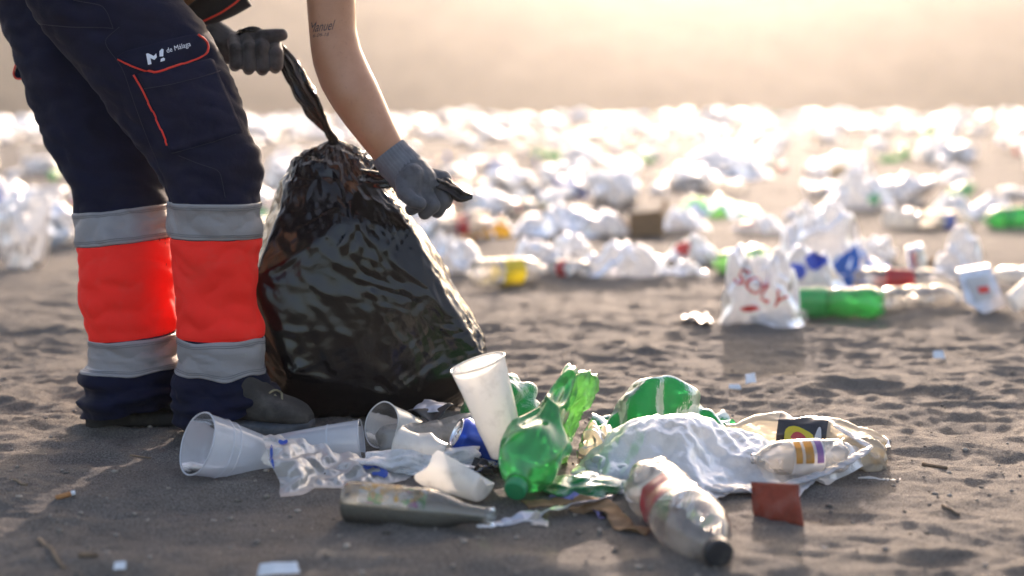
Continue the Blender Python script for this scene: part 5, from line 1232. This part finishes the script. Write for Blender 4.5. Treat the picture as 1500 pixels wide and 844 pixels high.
def box_thing(label, px, py, w, h, mat, seed):
    p = GS(px, py); s = p.y / FPX; o = thing('cardboard_box', label, 'box', p); W_, H_ = w * s, h * s
    V = np.array([(-W_ / 2, 0, 0), (W_ / 2, .02, 0), (W_ / 2 * .9, W_ * .8, 0), (-W_ / 2 * .95, W_ * .75, 0), (-W_ / 2 * .96, .02, H_ * .75), (W_ / 2 * 1.02, .03, H_ * .7), (W_ / 2 * .9, W_ * .8, H_ * .8), (-W_ / 2 * .9, W_ * .75, H_ * .7)])
    link('carton', MB().add(V, [[0, 1, 5, 4], [1, 2, 6, 5], [2, 3, 7, 6], [3, 0, 4, 7], [3, 2, 1, 0]]).mesh('carton', False), mat, o)
    link('open_flap', MB().add(np.array([V[5], V[6], V[6] + np.array([W_ * .1, 0, H_ * .4]), V[5] + np.array([W_ * .12, 0, H_ * .42])]), [[0, 1, 2, 3]]).mesh('flap', False), mat, o)
    link('open_flap', MB().add(np.array([V[4], V[7], V[7] + np.array([-W_ * .25, 0, H_ * .1]), V[4] + np.array([-W_ * .22, 0, H_ * .12])]), [[0, 1, 2, 3]]).mesh('flap', False), mat, o)
box_thing('open brown cardboard box in the litter row behind milky tied bag', 948, 346, 52, 44, M['brown_card'], 1)
box_thing('dark brown box standing on the crest of the beach', 918, 183, 40, 26, M['brown_card'], 2)
box_thing('small brown box low on the crest of the beach', 781, 186, 24, 18, M['brown_card'], 3)
box_thing('dark box on the beach crest beside the bare arm', 641, 190, 28, 22, M['brown_card'], 4)

# the strewn field: each piece its own copy
protos = {}
def proto(kind, o): o.location = (0, 0, 0); protos.setdefault(kind, []).append(o)
FIELD = 'litter strewn over the far beach'
def bagproto(kind, name, label, mat, seeds, cat='bag', **kw):
    for s in seeds:
        o = link(name, bag_mesh(s, 48, 30, (1, .8, .7), 1.14, .32, **kw), mat); tag(o, label, cat, group=kind + ' strewn over the far beach'); proto(kind, o)
bagproto('white bags', 'plastic_bag', 'loose white plastic bag in the strewn litter towards the beach crest', M['white_film'], range(201, 209))
bagproto('milky bags', 'plastic_bag', 'translucent milky plastic bag in the strewn litter towards the beach crest', M['white_film_b'], range(211, 215))
bagproto('green bags', 'plastic_bag', 'small green plastic bag in the strewn litter towards the beach crest', M['green_film'], (221, 222))
bagproto('cream wraps', 'plastic_wrap', 'cream plastic wrap in the strewn litter towards the beach crest', M['pet_cream'], (224, 225), 'plastic wrap')
for kd_, m_ in (('yellow packets', 'label_yellow'), ('blue packets', 'label_blue'), ('red packets', 'label_red')): bagproto(kd_, 'packet', 'crumpled packet', M[m_], (226 + len(kd_),), 'packet')
def hproto(kind, t): t['group'] = kind + ' strewn over the far beach'; protos.setdefault(kind, []).append(t)
for s, lab in ((1, M['label_red']), (2, M['label_blue']), (3, None)):
    hproto('clear bottles', bottle('plastic_bottle', 'clear plastic bottle in the strewn litter towards the beach crest', 'bottle', .30, .046, M['pet_clear'], M['cap_white'], lab, PET, .15, .1, 0, s, nu=24, rows=36))
hproto('green bottles', bottle('plastic_bottle', 'green plastic bottle in the strewn litter towards the beach crest', 'bottle', .30, .046, M['pet_green'], M['cap_green'], M['label_green'], PET, .15, .1, 0, 5, nu=24, rows=36))
hproto('white cups', cup('plastic_cup', 'white plastic cup in the strewn litter towards the beach crest', .045, .03, .13, M['cup_white'], .05, 4, nu=24))
hproto('red cans', can('drink_can', 'red drink can in the strewn litter towards the beach crest', M['can_red'], .1, 4, nu=20))
r6 = np.random.default_rng(19); used = {}
WTS = [('white bags', .36), ('milky bags', .11), ('clear bottles', .22), ('white cups', .12), ('green bottles', .06), ('green bags', .035), ('cream wraps', .035), ('red cans', .02), ('yellow packets', .015), ('blue packets', .015), ('red packets', .02)]
names_, cum = [k for k, _ in WTS], np.cumsum([w for _, w in WTS]); cum = cum / cum[-1]
def bare(x, y):
    """bare stretches of sand between the heaps"""
    px = 750 + x / y * FPX
    if y < 6.6: return True
    if px > 1040 and y < 9.3: return True
    if 1090 < px < 1560 and 9.3 <= y < 12.0: return r6.random() < .8
    if 640 < px < 1050 and y < 7.2: return True
    return noise2(np.array([x / 2.2]), np.array([y / 3.0]), 77)[0] < -.30
LAND = [(GS(718, 348), 'yellow bag'), (GS(948, 346), 'open brown box'), (GS(1266, 306), 'round green-printed bag'), (GS(1410, 276), 'lone little grey bag'), (GS(1060, 262), 'wide white heap'), (GS(838, 342), 'long white bag'),
        (GS(1066, 322), 'pale green film bag'), (GS(1462, 318), 'bottle row'), (GS(22, 394), 'tall dirty bag behind the far leg'), (GS(918, 408), 'milky tied bag'), (GS(918, 183), 'dark box on the crest'), (GS(781, 186), 'small box on the crest'), (GS(641, 190), 'dark box beside the arm')]
def describe(o, kind, x, y):
    s = o.scale[0]; t = o.scale[2] / max(s, 1e-6); what = {'white bags': 'white plastic bag', 'milky bags': 'milky see-through bag', 'green bags': 'green plastic bag', 'cream wraps': 'cream plastic wrap', 'clear bottles': 'clear bottle', 'green bottles': 'green bottle', 'white cups': 'white plastic cup', 'red cans': 'red drink can', 'yellow packets': 'yellow crumpled packet', 'blue packets': 'blue crumpled packet', 'red packets': 'red crumpled packet'}[kind]
    if 'bag' in kind or 'wrap' in kind or 'packet' in kind: look = ('tiny ' if s < .2 else 'small ' if s < .26 else 'mid-sized ' if s < .34 else 'big ') + ('flat ' if t < .85 else 'heaped ' if t < 1.05 else 'tall ')
    else: look = ('short ' if s < .95 else 'long ' if s > 1.12 else '')
    if kind == 'clear bottles':
        lm = [c.data.materials[0].name for c in o.children if c.name.startswith('label')]; what += ' with ' + lm[0] if lm else ' without label'
    d, nm = min(((Vector((x, y, 0)) - Vector((p.x, p.y, 0))).length / (1 + y / 25), n) for p, n in LAND)
    P0 = [p for p, n in LAND if n == nm][0]; rel = 'behind' if y > P0.y + .5 else 'in front of' if y < P0.y - .5 else 'beside'
    where = f'{rel} the {nm}' if d < 1.6 else 'on the beach crest' if y > 28 else 'on the slope below the crest' if y > 19 else 'in the middle of the litter field' if y > 11 else 'near the bare sand'
    o['label'] = f'{look}{what} lying {where}'
def place_field(n, y0, y1, pw):
    k = 0
    while k < n:
        y = y0 + (y1 - y0) * r6.random() ** pw; x = (r6.random() * 2 - 1) * (.40 * y + .3)
        if bare(x, y): continue
        kind = names_[int(np.searchsorted(cum, r6.random()))]; lst = protos[kind]; i = int(r6.integers(len(lst))); src = lst[i]
        o = src if (kind, i) not in used else copy_tree(src)
        used[(kind, i)] = 1; z = hsf(x, y); rz = r6.random() * 6.28; o.rotation_mode = 'XYZ'
        if 'bag' in kind or 'wrap' in kind or 'packet' in kind:
            s = (.11 + .26 * r6.random() ** 2.0) * (.7 if 'green' in kind or 'packet' in kind else 1); o.location = (x, y, z - .01); o.rotation_euler = (0, 0, rz); o.scale = (s, s, s * (.7 + .5 * r6.random()))
        else:
            rad = {'clear bottles': .044, 'green bottles': .044, 'white cups': .038, 'red cans': .032}[kind]
            el = r6.uniform(-.08, .25); o.location = (x, y, z + rad); o.rotation_euler = (math.pi / 2 - el, 0, rz); q = .85 + .4 * r6.random(); o.scale = (q, q, q)
        describe(o, kind, x, y); k += 1
place_field(140, 6.6, 11, 1.0); place_field(170, 11, 20, 1.0); place_field(230, 19, 40, 1.0)
for lst in protos.values():
    for i, o in enumerate(lst):
        if tuple(o.location) == (0, 0, 0): o.location = (3.2, 14, hsf(3.2, 14)); o.scale = (.3, .3, .3) if o.type == 'MESH' else (1, 1, 1)
def far_litter():
    base = []
    for s in (301, 302, 303, 304):
        me = bag_mesh(s, 16, 10, (1, .8, .7), 1.1, .35, tail=False); base.append((np.array([v.co[:] for v in me.vertices]), [list(p.vertices) for p in me.polygons])); bpy.data.meshes.remove(me)
    mb = MB(); r = np.random.default_rng(5)
    for k in range(950):
        y = 20 + 26 * r.random() ** .8; x = (r.random() * 2 - 1) * .42 * y; V, Fx = base[k % 4]; s = .10 + .28 * r.random() ** 2 + (.35 if r.random() < .05 else 0); a = r.random() * 6.28
        c, d = math.cos(a), math.sin(a); W_ = np.stack([V[:, 0] * c - V[:, 1] * d, V[:, 0] * d + V[:, 1] * c, V[:, 2] * (.4 + .5 * r.random())], -1) * s
        mb.add(W_ + np.array([x, y, 0]), Fx)
    V = np.concatenate(mb.V); n0 = len(base[0][0])
    cx = V.reshape(950, n0, 3); ctr = cx.mean(1); V = (cx + np.concatenate([np.zeros((950, 2)), hs(ctr[:, 0], ctr[:, 1])[:, None]], 1)[:, None]).reshape(-1, 3)
    o = link('far_litter', mesh_np('far_litter', V, mb.F), M['white_film']); tag(o, 'dense mass of pale litter along the crest of the beach', 'litter', kind='stuff')
far_litter()

# ------------------------------------------------------------------ sunlit air
hz = bpy.data.materials.new('haze'); hz.use_nodes = True; ht = hz.node_tree; ht.nodes.clear()
ho = ht.nodes.new('ShaderNodeOutputMaterial'); hv = ht.nodes.new('ShaderNodeVolumePrincipled')
hv.inputs['Color'].default_value = (1.0, .97, .93, 1); hv.inputs['Density'].default_value = .00085; hv.inputs['Anisotropy'].default_value = .68
ht.links.new(hv.outputs[0], ho.inputs['Volume'])
hb = MB().box((0, 137, 19), (640, 440, 50)).build('haze', hz, smooth=False); tag(hb, 'warm sunlit haze hanging over the beach', 'haze', kind='stuff')
